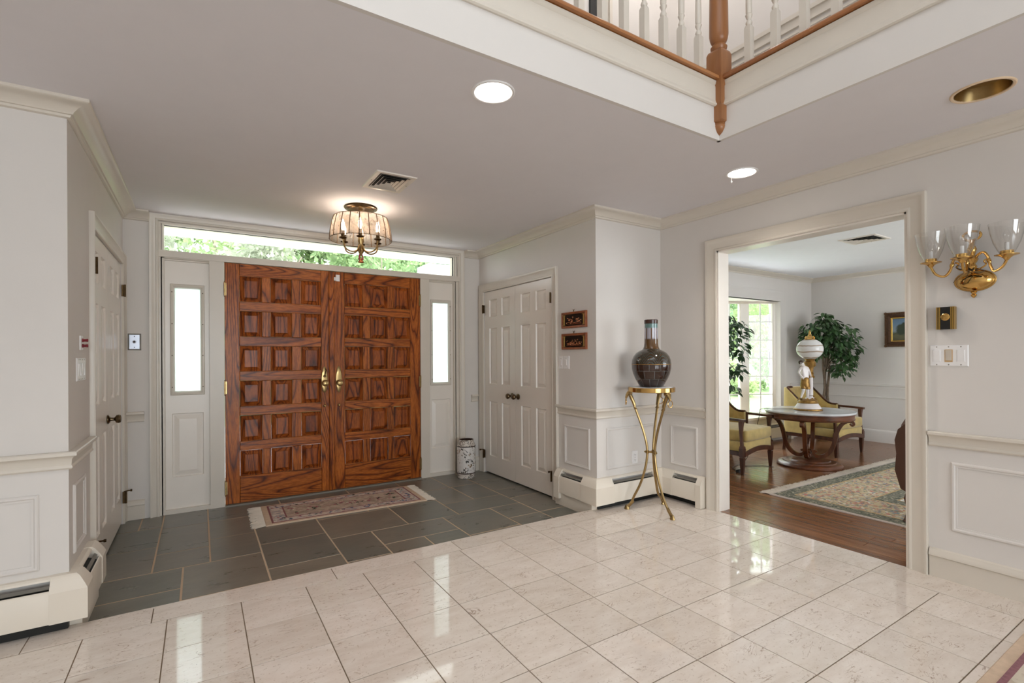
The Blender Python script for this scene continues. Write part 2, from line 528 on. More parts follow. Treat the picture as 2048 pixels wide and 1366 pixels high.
M['rose_line'] = plain('carved_rug_line', S(140, 96, 102), 0.95, var=0.15, nscale=90, bump=0.4, bscale=300)
PR = [(98, 112, 96), (180, 118, 104), (212, 188, 146), (122, 140, 146), (220, 212, 198), (194, 112, 106), (122, 112, 132), (164, 156, 124)]
M['persian_main'] = m_weave('persian_main_border', PR, 44, (202, 184, 150), 0.8)
M['persian_guard'] = m_weave('persian_guard', [(74, 80, 70), (120, 118, 104), (176, 168, 146), (96, 98, 84)], 60, (122, 120, 104), 0.9)
M['persian_field'] = m_weave('persian_field', PR[:6] + [(200, 196, 190)], 40, (226, 222, 214), 0.5)
M['persian_line'] = plain('persian_line', S(190, 160, 116), 0.95)
M['persian_selvage'] = plain('persian_selvage', S(196, 184, 176), 0.95, var=0.1, nscale=80)
M['vase_lower'], M['vase_shoulder'], M['vase_neck'] = m_vase('vase_lower', 'lower'), m_vase('vase_shoulder', 'shoulder'), m_vase('vase_neck', 'neck')
M['vase_rim'] = plain('vase_rim', S(62, 36, 28), 0.2)
M['stand_white'] = m_branches('stand_porcelain', (222, 218, 214), [(60, 62, 60), (84, 80, 74), (150, 118, 80)], 7.0)
M['stand_band'] = m_branches('stand_band', (214, 206, 196), [(70, 70, 68), (90, 82, 78), (120, 104, 90)], 12.0)
M['leaf'] = m_leaf('ficus_leaf', (34, 62, 34), (74, 104, 62), 0.35)
M['tree_leaf'] = m_leaf('tree_leaf', (124, 152, 106), (184, 200, 150), 0.6, 0.5)
M['tree_leaf_dull'] = m_leaf('tree_leaf_dull', (138, 146, 128), (180, 186, 166), 0.6, 0.5)
M['tree_leaf_deep'] = m_leaf('tree_leaf_deep', (112, 144, 108), (166, 190, 144), 0.6, 0.5)
M['lawn'] = plain('lawn', S(112, 138, 92), 0.9, var=0.2, nscale=1.2)
M['canvas'] = m_painting()
M['drive'] = plain('pale_driveway', S(190, 188, 186), 0.9, var=0.05)
M['globe'] = m_swirl('banded_globe', (226, 224, 222), (168, 150, 132))
M['table_marble'] = plain('table_marble', S(206, 208, 210), 0.15, var=0.10, nscale=7)


# ------------------------------------------------------------------ mesh helpers
class MB:
    def __init__(s):
        s.v, s.f, s.mi = [], [], []
        s.cur = 0

    def add(s, verts, faces):
        b = len(s.v)
        s.v += [tuple(p) for p in verts]
        for f in faces:
            s.f.append([i + b for i in f])
            s.mi.append(s.cur)
        return s

    def box(s, x0, x1, y0, y1, z0, z1):
        v = [(x, y, z) for z in (z0, z1) for y in (y0, y1) for x in (x0, x1)]
        return s.add(v, [(0, 2, 3, 1), (4, 5, 7, 6), (0, 1, 5, 4), (2, 6, 7, 3), (0, 4, 6, 2), (1, 3, 7, 5)])

    def cbox(s, x0, x1, y0, y1, z0, z1, c):
        # box with its upper/outer arrises eased: a chamfered slab (chamfer on the top face)
        v = [(x0, y0, z0), (x1, y0, z0), (x1, y1, z0), (x0, y1, z0),
             (x0, y0, z1 - c), (x1, y0, z1 - c), (x1, y1, z1 - c), (x0, y1, z1 - c),
             (x0 + c, y0 + c, z1), (x1 - c, y0 + c, z1), (x1 - c, y1 - c, z1), (x0 + c, y1 - c, z1)]
        f = [(3, 2, 1, 0), (8, 9, 10, 11)]
        for i in range(4):
            j = (i + 1) % 4
            f += [(i, j, 4 + j, 4 + i), (4 + i, 4 + j, 8 + j, 8 + i)]
        return s.add(v, f)

    def loft(s, rings, closed=True, cap0=True, cap1=True):
        n = len(rings[0])
        v = [p for r in rings for p in r]
        f = []
        for a in range(len(rings) - 1):
            for i in range(n if closed else n - 1):
                j = (i + 1) % n
                f.append((a * n + i, a * n + j, (a + 1) * n + j, (a + 1) * n + i))
        if cap0:
            f.append(tuple(reversed(range(n))))
        if cap1:
            f.append(tuple(range((len(rings) - 1) * n, len(rings) * n)))
        return s.add(v, f)

    def lathe(s, prof, cx=0, cy=0, cz=0, seg=24, cap=True, sx=1, sy=1):
        rings = [[(cx + r * sx * math.cos(2 * math.pi * i / seg), cy + r * sy * math.sin(2 * math.pi * i / seg), cz + z)
                  for i in range(seg)] for r, z in prof]
        return s.loft(rings, True, cap, cap)

    def lathe_axis(s, prof, org, axis, seg=20, cap=True):
        # profile (r, h) turned about an arbitrary axis
        a = Vector(axis).normalized()
        t = Vector((0, 0, 1)) if abs(a.z) < 0.9 else Vector((1, 0, 0))
        u = a.cross(t).normalized()
        w = a.cross(u)
        o = Vector(org)
        rings = [[tuple(o + a * h + (u * math.cos(2 * math.pi * i / seg) + w * math.sin(2 * math.pi * i / seg)) * r)
                  for i in range(seg)] for r, h in prof]
        return s.loft(rings, True, cap, cap)

    def tube(s, pts, rad, seg=8, closed=False, cap=True, flat=None):
        pts = [Vector(p) for p in pts]
        n = len(pts)
        rads = rad if isinstance(rad, (list, tuple)) else [rad] * n
        rings = []
        prev = None
        for i in range(n):
            if closed:
                d = pts[(i + 1) % n] - pts[i - 1]
            else:
                d = pts[min(i + 1, n - 1)] - pts[max(i - 1, 0)]
            d.normalize()
            if prev is None:
                t = Vector((0, 0, 1)) if abs(d.z) < 0.9 else Vector((1, 0, 0))
                u = (t - d * t.dot(d)).normalized()
            else:
                u = (prev - d * prev.dot(d)).normalized()
            prev = u
            w = d.cross(u)
            fu, fw = flat if flat else (1, 1)
            rings.append([tuple(pts[i] + (u * math.cos(2 * math.pi * k / seg) * fu + w * math.sin(2 * math.pi * k / seg) * fw) * rads[i])
                          for k in range(seg)])
        if closed:
            rings.append(rings[0])
            return s.loft(rings, True, False, False)
        return s.loft(rings, True, cap, cap)

    def bar(s, pts, a, b, up):
        # rectangular section a (along up) x b swept along pts
        pts = [Vector(p) for p in pts]
        n = len(pts)
        rings = []
        for i in range(n):
            d = (pts[min(i + 1, n - 1)] - pts[max(i - 1, 0)]).normalized()
            side = Vector(up).normalized()
            nn = d.cross(side).normalized()
            aa = a[i] if isinstance(a, (list, tuple)) else a
            bb = b[i] if isinstance(b, (list, tuple)) else b
            rings.append([tuple(pts[i] + side * (aa * p) + nn * (bb * q)) for p, q in ((-.5, -.5), (.5, -.5), (.5, .5), (-.5, .5))])
        return s.loft(rings)

    def sweep(s, path, prof, mapf, closed=False, pclosed=True):
        # profile (d, h): d to the left of the 2-D path (mitred), h off the plane
        n = len(path)
        P = [Vector(p) for p in path]
        rings = []
        for i in range(n):
            if closed or 0 < i < n - 1:
                a = (P[i] - P[i - 1]).normalized()
                b = (P[(i + 1) % n] - P[i]).normalized()
                na, nb = Vector((-a.y, a.x)), Vector((-b.y, b.x))
                nn = na + nb
                nn = nn / max(1e-6, nn.dot(na))
            else:
                a = (P[1] - P[0] if i == 0 else P[-1] - P[-2]).normalized()
                nn = Vector((-a.y, a.x))
            rings.append([mapf(P[i].x + nn.x * d, P[i].y + nn.y * d, h) for d, h in prof])
        if closed:
            rings.append(rings[0])
        return s.loft(rings, pclosed, (not closed) and pclosed, (not closed) and pclosed)

    def build(s, name, mat, parent=None, loc=None, smooth=True, ang=35, rot=None):
        me = bpy.data.meshes.new(name)
        me.from_pydata(s.v, [], s.f)
        for mm in (mat if isinstance(mat, (list, tuple)) else [mat]):
            me.materials.append(mm)
        if any(s.mi):
            me.polygons.foreach_set('material_index', s.mi)
        bm = bmesh.new()
        bm.from_mesh(me)
        bmesh.ops.recalc_face_normals(bm, faces=bm.faces)
        bm.to_mesh(me)
        bm.free()
        if smooth:
            me.polygons.foreach_set('use_smooth', [True] * len(me.polygons))
            me.set_sharp_from_angle(angle=R(ang))
        return link(name, me, parent, loc, rot)


def link(name, me, parent=None, loc=None, rot=None):
    o = bpy.data.objects.new(name, me)
    C.objects.link(o)
    if parent is not None:
        o.parent = parent
    if loc is not None:
        o.location = loc
    if rot is not None:
        o.rotation_euler = rot
    return o


def thing(name, label, cat, loc=(0, 0, 0), rz=0.0, group=None):
    o = bpy.data.objects.new(name, None)
    o.empty_display_size = 0.05
    C.objects.link(o)
    o.location = loc
    o.rotation_euler = (0, 0, rz)
    o['label'], o['category'] = label, cat
    if group:
        o['group'] = group
    return o


def tag(o, label, cat, group=None):
    o['label'], o['category'] = label, cat
    if group:
        o['group'] = group
    return o


def struct(o, label=None):
    o['kind'] = 'structure'
    if label:
        o['label'] = label
    return o


def plab(o, label):
    o['label'] = label
    return o


def stuff(o):
    o['kind'] = 'stuff'
    return o


def copy_tree(o, parent=None):
    c = o.copy()
    C.objects.link(c)
    if parent is not None:
        c.parent = parent
    for ch in list(o.children):
        copy_tree(ch, c)
    return c


def arc(cx, cy, r, a0, a1, n):
    return [(cx + r * math.cos(R(a0 + (a1 - a0) * i / n)), cy + r * math.sin(R(a0 + (a1 - a0) * i / n))) for i in range(n + 1)]


def smooth_path(pts, sub=6):
    # Catmull-Rom through 3-D points
    P = [Vector(p) for p in pts]
    out = []
    for i in range(len(P) - 1):
        p0, p1, p2, p3 = P[max(i - 1, 0)], P[i], P[i + 1], P[min(i + 2, len(P) - 1)]
        for k in range(sub):
            t = k / sub
            out.append(0.5 * ((2 * p1) + (p2 - p0) * t + (2 * p0 - 5 * p1 + 4 * p2 - p3) * t * t + (3 * p1 - p0 - 3 * p2 + p3) * t ** 3))
    out.append(P[-1])
    return out


# wall-plane maps: (a, b, h) with h = distance into the room
def on_y(y, s=-1):
    return lambda a, b, h: (a, y + s * h, b)


def on_x(x, s=-1):
    return lambda a, b, h: (x + s * h, a, b)


# ------------------------------------------------------------------ key dimensions
ZC = 2.432            # ceiling
SL = -0.06            # slate vestibule floor
XR, XC, XL = 3.48, 2.715, -0.52
YD, YS, YL = 5.0, 3.024, 3.05
OP0, OP1, OPZ = 1.204, 2.453, 2.07      # living-room opening
WELLX, WELLY = 2.439, 1.701             # open well to the floor above
FL2 = 2.75
LX0, LX1, LY0, LY1 = 3.60, 8.13, -1.5, 4.06
Wm, Tm = M['wall'], M['trim']

# ------------------------------------------------------------------ room shell
w = MB()
w.box(XR, LX0, -6.5, OP0, -0.1, ZC)
w.box(XR, LX0, OP1, YS + 0.12, -0.1, ZC)
w.box(XR, LX0, OP0, OP1, OPZ, ZC)
wall_right = struct(w.build('wall_right', Wm, smooth=False), 'white wall with wide cased opening to living room')

w = MB()
w.box(XC, LX0, YS, YS + 0.11, -0.1, ZC)
wall_step = struct(w.build('wall_step', Wm, smooth=False), 'short white wall behind brass pedestal')

w = MB()
CY0, CY1, CZ = 3.61, 4.89, 1.966
w.box(XC, XC + 0.11, YS + 0.11, CY0, -0.12, ZC)
w.box(XC, XC + 0.11, CY1, YD + 0.1, -0.12, ZC)
w.box(XC, XC + 0.11, CY0, CY1, CZ, ZC)
wall_closet = struct(w.build('wall_closet', Wm, smooth=False), 'white wall with double closet doors right of front door')
MB().box(XC + 0.6, XC + 0.65, YS + 0.11, YD + 0.1, -0.12, ZC).build('closet_back', Wm, wall_closet, smooth=False)

w = MB()
LC0, LC1, LCZ = 3.655, 4.92, 1.985
w.box(XL - 0.11, XL, YL, LC0, -0.12, ZC)
w.box(XL - 0.11, XL, LC1, YD + 0.1, -0.12, ZC)
w.box(XL - 0.11, XL, LC0, LC1, LCZ, ZC)
wall_left = struct(w.build('wall_left', Wm, smooth=False), 'white wall with closet doors left of front door')
MB().box(XL - 0.65, XL - 0.6, YL + 0.11, YD + 0.1, -0.12, ZC).build('closet_back', Wm, wall_left, smooth=False)

w = MB()
w.box(-3.0, XL - 0.11, YL, YL + 0.11, -0.1, ZC)
wall_front_left = struct(w.build('wall_front_left', Wm, smooth=False), 'white wall in the left foreground above baseboard heater')

w = MB()
w.box(XL - 0.66, -0.33, YD, YD + 0.16, -0.12, ZC)
w.box(2.50, XC + 0.66, YD, YD + 0.16, -0.12, ZC)
w.box(-0.33, 2.50, YD, YD + 0.16, 2.40, ZC)
wall_door = struct(w.build('wall_door', Wm, smooth=False), 'front wall holding the double oak doors')

w = MB()
w.box(-3.12, -3.0, -6.5, YL + 0.11, -0.1, 5.1)
wall_far_left = struct(w.build('wall_far_left', Wm, smooth=False), 'foyer wall out of view on the left')
w = MB()
w.box(-3.12, LX0, -6.62, -6.5, -0.1, 5.1)
wall_back = struct(w.build('wall_back', Wm, smooth=False), 'foyer wall behind the viewpoint')

# ceilings (with the stair well left open and round holes for the recessed lights)
DLS = [(1.122, 1.925, .086), (2.995, 1.925, .086), (2.995, .752, .100)]
w = MB()
e_ = .12
cxs = sorted({-3.0, WELLX + .02, LX0, *[x + s * e_ for x, y, r in DLS for s in (-1, 1)]})
cys = sorted({-6.5, WELLY + .02, YD + .16, *[y + s * e_ for x, y, r in DLS for s in (-1, 1)]})
for i in range(len(cxs) - 1):
    for j in range(len(cys) - 1):
        mx_, my_ = (cxs[i] + cxs[i + 1]) / 2, (cys[j] + cys[j + 1]) / 2
        if mx_ < WELLX and my_ < WELLY:
            continue
        if any(abs(mx_ - x) < e_ and abs(my_ - y) < e_ for x, y, r in DLS):
            continue
        w.box(cxs[i], cxs[i + 1], cys[j], cys[j + 1], ZC, ZC + .06)
for x, y, r in DLS:
    n_ = 40
    sq = []
    ci = []
    for k in range(n_):
        a = 2 * math.pi * k / n_ + math.pi / 4
        c_, s_ = math.cos(a), math.sin(a)
        q_ = e_ / max(abs(c_), abs(s_))
        sq.append((x + c_ * q_, y + s_ * q_))
        ci.append((x + c_ * r, y + s_ * r))
    w.loft([[(*p, ZC) for p in sq], [(*p, ZC) for p in ci], [(*p, ZC + .06) for p in ci], [(*p, ZC + .06) for p in sq]], True, False, False)
ceiling = struct(w.build('ceiling', M['ceiling'], smooth=False), 'flat white foyer ceiling open to the floor above')
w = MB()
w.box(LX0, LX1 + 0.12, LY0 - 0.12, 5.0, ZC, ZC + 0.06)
struct(w.build('ceiling_living_room', M['ceiling_lr_daylit'], smooth=False), 'white living room ceiling')

# well fascia and upper hall
w = MB()
w.box(-3.0, WELLX + 0.02, WELLY, WELLY + 0.02, ZC, FL2)
w.box(WELLX, WELLX + 0.02, -6.5, WELLY + 0.02, ZC, FL2)
fascia = struct(w.build('trim_stairwell_fascia', Wm, smooth=False), 'white edge of the floor above around the stairwell')
wf = MB()
fp = [(WELLX, -6.5), (WELLX, WELLY), (-3.0, WELLY)]
mh = lambda a, b, h: (a, b, h)
wf.sweep(fp, [(0, 2.606), (.008, 2.606), (.014, 2.612), (.014, 2.622), (.009, 2.628), (.006, 2.640), (0, 2.640)], mh)
wf.sweep(fp, [(0, 2.640), (.005, 2.640), (.005, 2.722), (.012, 2.728), (.016, 2.742), (0, 2.742)], mh)
wf.build('fascia_moulding', Tm, fascia)
w = MB()
w.box(-3.0, LX0, WELLY, 3.1, FL2 - 0.1, FL2)
w.box(WELLX, LX0, -6.5, WELLY, FL2 - 0.1, FL2)
struct(w.build('floor_upstairs', M['wall'], smooth=False), 'upstairs hall floor')
w = MB()
w.box(XR + 0.02, XR + 0.14, -6.5, 3.1, FL2, 5.1)
up_r = struct(w.build('wall_upstairs_right', Wm, smooth=False), 'upstairs hall wall seen through the balusters')
w = MB()
for z0, z1, d in ((3.46, 3.475, .012), (3.50, 3.56, .02), (3.56, 3.59, .034)):
    w.box(XR + 0.02 - d, XR + 0.02, -6.5, 2.98, z0, z1)
w.build('chair_rail', Tm, up_r)
w = MB()
w.box(-3.0, XR + 0.14, 2.98, 3.1, FL2, 5.1)
up_b = struct(w.build('wall_upstairs_back', Wm, smooth=False), 'upstairs hall wall behind the left balusters')
w = MB()
for x0, x1, d in ((2.70, 2.80, .03), (2.80, 2.83, .045), (1.72, 1.83, .03)):
    w.box(x0, x1, 2.98 - d, 2.98, FL2, 4.85)
w.build('door_casing', Tm, up_b)
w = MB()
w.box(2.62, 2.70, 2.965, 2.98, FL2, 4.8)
w.build('doorway_shade', M['matt_black'], up_b)  # black board on the wall stands in for the shade of a doorway
w = MB()
w.box(-3.12, LX0 + 0.02, -6.62, 3.1, 5.1, 5.2)
struct(w.build('ceiling_upstairs', M['ceiling'], smooth=False), 'upper ceiling out of view')

# living-room walls
w = MB()
w.box(LX1, LX1 + 0.12, LY0 - 0.12, LY1 + 0.12, -0.1, ZC)
lr_e = struct(w.build('wall_living_room_far', Wm, smooth=False), 'pale living room wall with chair rail and painting')
BX0, BX1, BZ0, BZ1 = 4.90, 7.23, 0.36, 2.035
w = MB()
w.box(LX0, BX0, LY1, LY1 + 0.07, -0.1, ZC)
w.box(BX1, LX1 + 0.12, LY1, LY1 + 0.07, -0.1, ZC)
w.box(BX0, BX1, LY1, LY1 + 0.07, -0.1, BZ0)
w.box(BX0, BX1, LY1, LY1 + 0.07, BZ1, ZC)
lr_n = struct(w.build('wall_living_room_window', Wm, smooth=False), 'pale living room wall around the bow window')
w = MB()
w.box(LX0, LX1 + 0.12, LY0 - 0.12, LY0, -0.1, ZC)
struct(w.build('wall_living_room_back', Wm, smooth=False), 'living room wall out of view')

# ------------------------------------------------------------------ floors
w = MB()
w.box(-3.0, XR + 0.06, -6.5, YL - 0.01, -0.1, -0.003)
floor_marble = struct(w.build('floor', M['grout'], smooth=False), 'polished cream marble tile floor')
gx = [0.478 + 0.3077 * i for i in range(-11, 10)]
gy = [2.866 - 0.3121 * i for i in range(0, 12)]
g = 0.0044


def tile_mesh(name, sx, sy, mat, th=0.014, c=0.0006):
    mb = MB()
    mb.cbox(-sx / 2, sx / 2, -sy / 2, sy / 2, -th, 0, c)
    me = bpy.data.meshes.new(name)
    me.from_pydata(mb.v, [], mb.f)
    me.materials.append(mat)
    return me


def seen(x, y, zc=-CAM_Z):
    d = x * cf.x + y * cf.y
    if d < 1.35:
        return False
    u = (x * cr.x + y * cr.y) / d * FPX
    return abs(u) < 1290


rnd = random.Random(3)
tm = tile_mesh('marble_tile', 0.3077 - g, 0.3121 - g, M['marble'])
plainslab = MB()
xs = gx + [3.247]
for j in range(len(gy) - 1):
    y1, y0 = gy[j], gy[j + 1]
    for i in range(len(gx) - 1):
        x0, x1 = gx[i], gx[i + 1]
        if x0 > 3.2 or x1 > 3.30:
            continue
        cx, cy = (x0 + x1) / 2, (y0 + y1) / 2
        if seen(cx, cy):
            o = link('marble_tile', tm, floor_marble, (cx, cy, rnd.uniform(-.0004, .0002)))
            o.rotation_euler = (0, 0, math.pi if rnd.random() < .5 else 0)
        else:
            plainslab.box(x0, x1 - g, y0, y1 - g, -.02, 0)
plainslab.box(-3.0, 3.247, -6.5, gy[-1] - g, -.02, 0)
plainslab.box(3.25, 3.48, -6.5, gy[-1] - g, -.02, 0)
stuff(plainslab.build('marble_tile_field', M['marble'], floor_marble, smooth=False))
# border courses along the slate and along the right wall
bx = [-3.0, -2.4, -1.8, -1.25, -0.65, -0.20, 0.645, 1.42, 2.02, 2.66, 3.247]
for a, b in zip(bx[:-1], bx[1:]):
    link('marble_border_tile', tile_mesh('marble_border_tile', b - a - g, 3.04 - 2.868 - g, M['marble']), floor_marble, ((a + b) / 2, (3.04 + 2.868) / 2, 0))
by = [3.04] + gy[1::2]
for a, b in zip(by[:-1], by[1:]):
    link('marble_border_tile', tile_mesh('marble_border_tile', 3.484 - 3.249 - g, a - b - g, M['marble']), floor_marble, ((3.484 + 3.249) / 2, (a + b) / 2, 0))
w = MB()
w.box(-3.0, 3.48, 3.030, 3.046, -0.1, -0.001)
w.build('marble_step_edge', M['marble'], floor_marble, smooth=False)

w = MB()
w.box(XL - 0.7, XC + 0.7, YL - 0.005, YD + 1.2, -0.2, SL - 0.0012)
floor_slate = struct(w.build('floor_vestibule', M['slate_grout'], smooth=False), 'sunken grey slate floor of the entry')
ST = [(-.64, -.095, 3.03, 3.37), (-.64, -.095, 3.37, 3.70), (-.095, .345, 3.03, 3.195), (-.095, .345, 3.195, 3.70),
      (.345, .785, 3.03, 3.375), (.345, .785, 3.375, 3.845), (.345, .785, 3.845, 4.30), (.785, 1.075, 3.03, 3.21), (.785, 1.075, 3.21, 3.69),
      (1.075, 1.37, 3.03, 3.38), (1.37, 1.655, 3.03, 3.38), (1.075, 1.655, 3.38, 3.69), (1.655, 2.095, 3.03, 3.215), (1.655, 2.095, 3.215, 3.695),
      (2.095, 2.40, 3.03, 3.385), (2.40, 2.83, 3.03, 3.385), (2.095, 2.40, 3.385, 3.695), (2.40, 2.83, 3.385, 3.868), (.785, 1.37, 3.69, 4.18),
      (1.37, 1.805, 3.69, 4.175), (1.805, 2.40, 3.695, 4.01), (1.805, 2.11, 4.01, 4.50), (2.11, 2.40, 4.01, 4.50), (2.40, 2.83, 3.868, 4.16),
      (2.40, 2.83, 4.16, 4.56), (-.64, -.255, 3.70, 4.19), (-.255, .05, 3.70, 4.02), (-.255, .05, 4.02, 4.60), (.05, .345, 3.70, 4.155),
      (.05, .345, 4.155, 4.60), (-.64, -.255, 4.19, 4.66), (-.64, -.40, 4.66, 5.06), (-.40, -.255, 4.66, 5.06), (-.255, .05, 4.60, 5.06),
      (.05, .60, 4.60, 5.06), (.345, .785, 4.30, 4.60), (.60, 1.20, 4.60, 5.06), (.785, 1.37, 4.18, 4.60), (1.20, 1.70, 4.50, 5.06),
      (1.37, 1.805, 4.175, 4.50), (1.70, 2.10, 4.50, 5.06), (2.10, 2.40, 4.50, 5.06), (2.40, 2.83, 4.56, 5.06)]
gs = 0.009
for k, (a, b, c, d) in enumerate(ST):
    if (a, c) == (.785, 4.18):
        b, d = 1.20, 4.60
    me = tile_mesh('slate_tile', b - a - gs, d - c - gs, M['slate'], 0.012, 0.002)
    link('slate_tile', me, floor_slate, ((a + b) / 2, (c + d) / 2, SL + rnd.uniform(-.0004, .001)))
link('slate_tile', tile_mesh('slate_tile', .17 - gs, .42 - gs, M['slate'], 0.012, 0.002), floor_slate, (1.285, 4.39, SL))

w = MB()
w.box(XR + 0.06, LX1, LY0, LY1, -0.1, -0.008)
w.box(XR + 0.002, XR + 0.06, OP0, OP1, -0.1, -0.008)
floor_wood = struct(w.build('floor_living_room', M['matt_black'], smooth=False), 'narrow brown hardwood strip floor')
PW = 0.078
pm = {}
x = XR + 0.006
row = 0
nplank = 0
rest = MB()
while x < LX1 - 0.02:
    wd = min(PW, LX1 - x)
    y = LY0 - rnd.uniform(0, 1.2)
    ylo, yhi = (OP0, OP1) if x + wd < LX0 + 0.002 else (LY0, LY1)
    while y < yhi:
        L = rnd.choice((0.7, 1.0, 1.3, 1.6, 1.9))
        a, b = max(y, ylo), min(y + L, yhi)
        y += L
        if b - a < 0.05:
            continue
        if (a + b) / 2 > 0.2 and nplank < 260:
            key = (round(wd, 3), round(b - a, 2))
            if key not in pm:
                pm[key] = tile_mesh('floor_plank', key[0] - .0034, key[1] - .0030, M['plank'], 0.010, 0.0006)
            link('floor_plank', pm[key], floor_wood, (x + wd / 2, (a + b) / 2, 0))
            nplank += 1
        else:
            rest.box(x, x + wd - .002, a, b - .002, -.01, 0)
    x += wd
    row += 1
stuff(rest.build('floor_plank_field', M['plank'], floor_wood, smooth=False))
w = MB()
w.box(XR - 0.0005, XR + 0.006, OP0, OP1, -0.02, -0.0005)
w.build('threshold_joint', M['cable'], floor_wood, smooth=False)

# ------------------------------------------------------------------ mouldings
CROWN = [(0, ZC), (.095, ZC), (.095, ZC - .012), (.088, ZC - .018), (.070, ZC - .022), (.048, ZC - .034), (.030, ZC - .050),
         (.026, ZC - .058), (.018, ZC - .060), (.014, ZC - .070), (.004, ZC - .074), (0, ZC - .074)]
w = MB()
w.sweep([(XR, -6.5), (XR, YS), (XC, YS), (XC, YD), (2.515, YD)], CROWN, mh)
struct(w.build('trim_crown_right', Tm), 'beige crown moulding along right walls')
w = MB()
w.sweep([(-.345, YD), (XL, YD), (XL, YL), (-3.0, YL)], CROWN, mh)
struct(w.build('trim_crown_left', Tm), 'beige crown moulding along left walls')
RAIL = [(0, .728), (.010, .728), (.016, .735), (.016, .742), (.012, .748), (.014, .775), (.022, .787), (.034, .793), (.034, .806), (.030, .811), (0, .811)]
w = MB()
w.sweep([(XR, -6.5), (XR, 1.104)], RAIL, mh)
struct(w.build('trim_chair_rail_foreground', Tm), 'chair rail below the triple switch plate')
w = MB()
w.sweep([(XR, 2.557), (XR, YS), (XC, YS), (XC, 3.535)], RAIL, mh)
struct(w.build('trim_chair_rail_corner', Tm), 'chair rail behind the pedestal')
w = MB()
w.sweep([(XL, 3.56), (XL, YL), (-3.0, YL)], RAIL, mh)
struct(w.build('trim_chair_rail_left', Tm), 'chair rail above left heater')
w = MB()
w.sweep([(-.385, YD), (XL + .02, YD)], RAIL, mh)
w.sweep([(XC - .03, YD), (2.60, YD)], RAIL, mh)
struct(w.build('trim_chair_rail_door_wall', Tm), 'short chair rail pieces beside the entry')
BASE = [(0, 0), (.014, 0), (.014, .112), (.024, .118), (.024, .130), (.016, .142), (.012, .152), (0, .158)]
w = MB()
w.sweep([(XR, -6.5), (XR, 1.104)], [(d, h) for d, h in BASE], mh)
struct(w.build('baseboard_right', Tm), 'tall beige baseboard at right')
w = MB()
w.sweep([(-.385, YD), (XL, YD), (XL, 4.99)], [(d, h + SL + .002) for d, h in BASE], mh)
w.sweep([(XC, 4.97), (XC, YD), (2.60, YD)], [(d, h + SL + .002) for d, h in BASE], mh)
struct(w.build('baseboard_door_wall', Tm), 'baseboard beside the entry sidelights')

PMOLD = [(0, 0), (0, .006), (-.006, .011), (-.013, .011), (-.018, .006), (-.026, .005), (-.026, 0)]


def panel_frame(parent, mapf, a0, a1, b0, b1):
    mb = MB()
    mb.sweep([(a0, b0), (a0, b1), (a1, b1), (a1, b0)], PMOLD, mapf, closed=True)
    return mb.build('panel_moulding', Tm if parent.name.startswith('zz') else Wm, parent)


my_s, mx_r, mx_c = on_y(YS), on_x(XR), on_x(XC)
panel_frame(wall_right, mx_r, -0.6, 1.008, .273, .650)
panel_frame(wall_right, mx_r, 2.640, 2.918, .298, .645)
panel_frame(wall_step, my_s, 2.82, 3.40, .305, .645)
panel_frame(wall_closet, mx_c, 3.105, 3.437, .300, .642)
panel_frame(wall_left, on_x(XL, 1), 3.135, 3.405, .305, .635)
panel_frame(wall_front_left, on_y(YL), -1.70, -.622, .280, .624)

# casings: profile across the width (d from the opening outwards, h off the wall)
CAS = [(0, 0), (0, .012), (.006, .016), (.014, .016), (.020, .012), (.056, .016), (.070, .020), (.080, .026), (.092, .026), (.095, .022), (.095, 0)]


def casing(name, mapf, a0, a1, z0, z1, lab, width=1.0, flip=False):
    mb = MB()
    prof = [(d * width, h) for d, h in CAS]
    # left normal must point away from the opening: walk up a1 side, over, down a0 side reversed
    path = [(a0, z0), (a0, z1), (a1, z1), (a1, z0)]
    mb.sweep(path, prof, mapf)
    return struct(mb.build(name, Tm), lab)


casing('trim_living_room_casing', mx_r, OP0, OP1, 0.0, OPZ, 'moulded casing of the living room opening')
casing('trim_closet_casing_right', mx_c, CY0, CY1, SL, CZ, 'moulded casing round right closet doors', .9)
casing('trim_closet_casing_left', on_x(XL, 1), LC0, LC1, SL, LCZ, 'moulded casing round left closet doors', .85)
# jambs of the living-room opening
w = MB()
w.box(XR - .002, LX0 + .01, OP0 - .001, OP0 + .012, 0, OPZ)
w.box(XR - .002, LX0 + .01, OP1 - .012, OP1 + .001, 0, OPZ)
w.box(XR - .002, LX0 + .01, OP0, OP1, OPZ - .012, OPZ)
struct(w.build('trim_living_room_jamb', M['door_paint'], smooth=False), 'flat white jamb lining of the living room opening')

# living-room mouldings
w = MB()
LC = [(0, ZC), (.065, ZC), (.065, ZC - .010), (.040, ZC - .022), (.020, ZC - .044), (.012, ZC - .05), (.008, ZC - .066), (0, ZC - .066)]
w.sweep([(LX1, LY0), (LX1, LY1), (LX0, LY1)], LC, mh)
struct(w.build('trim_crown_living_room', Tm), 'slim crown moulding in the living room')
w = MB()
w.sweep([(LX1, LY0), (LX1, LY1), (7.50, LY1)], [(0, .762), (.012, .762), (.012, .79), (.022, .80), (.022, .815), (0, .82)], mh)
w.sweep([(LX1, LY0), (LX1, LY1), (7.50, LY1)], [(0, .625), (.008, .625), (.010, .638), (0, .645)], mh)
struct(w.build('trim_chair_rail_living_room', M['wall']), 'thin chair rail on the living room wall')
w = MB()
w.sweep([(LX1, LY0), (LX1, LY1), (7.35, LY1)], [(0, 0), (.014, 0), (.014, .150), (.010, .168), (0, .178)], mh)
struct(w.build('baseboard_living_room', M['wall']), 'white baseboard in the living room')

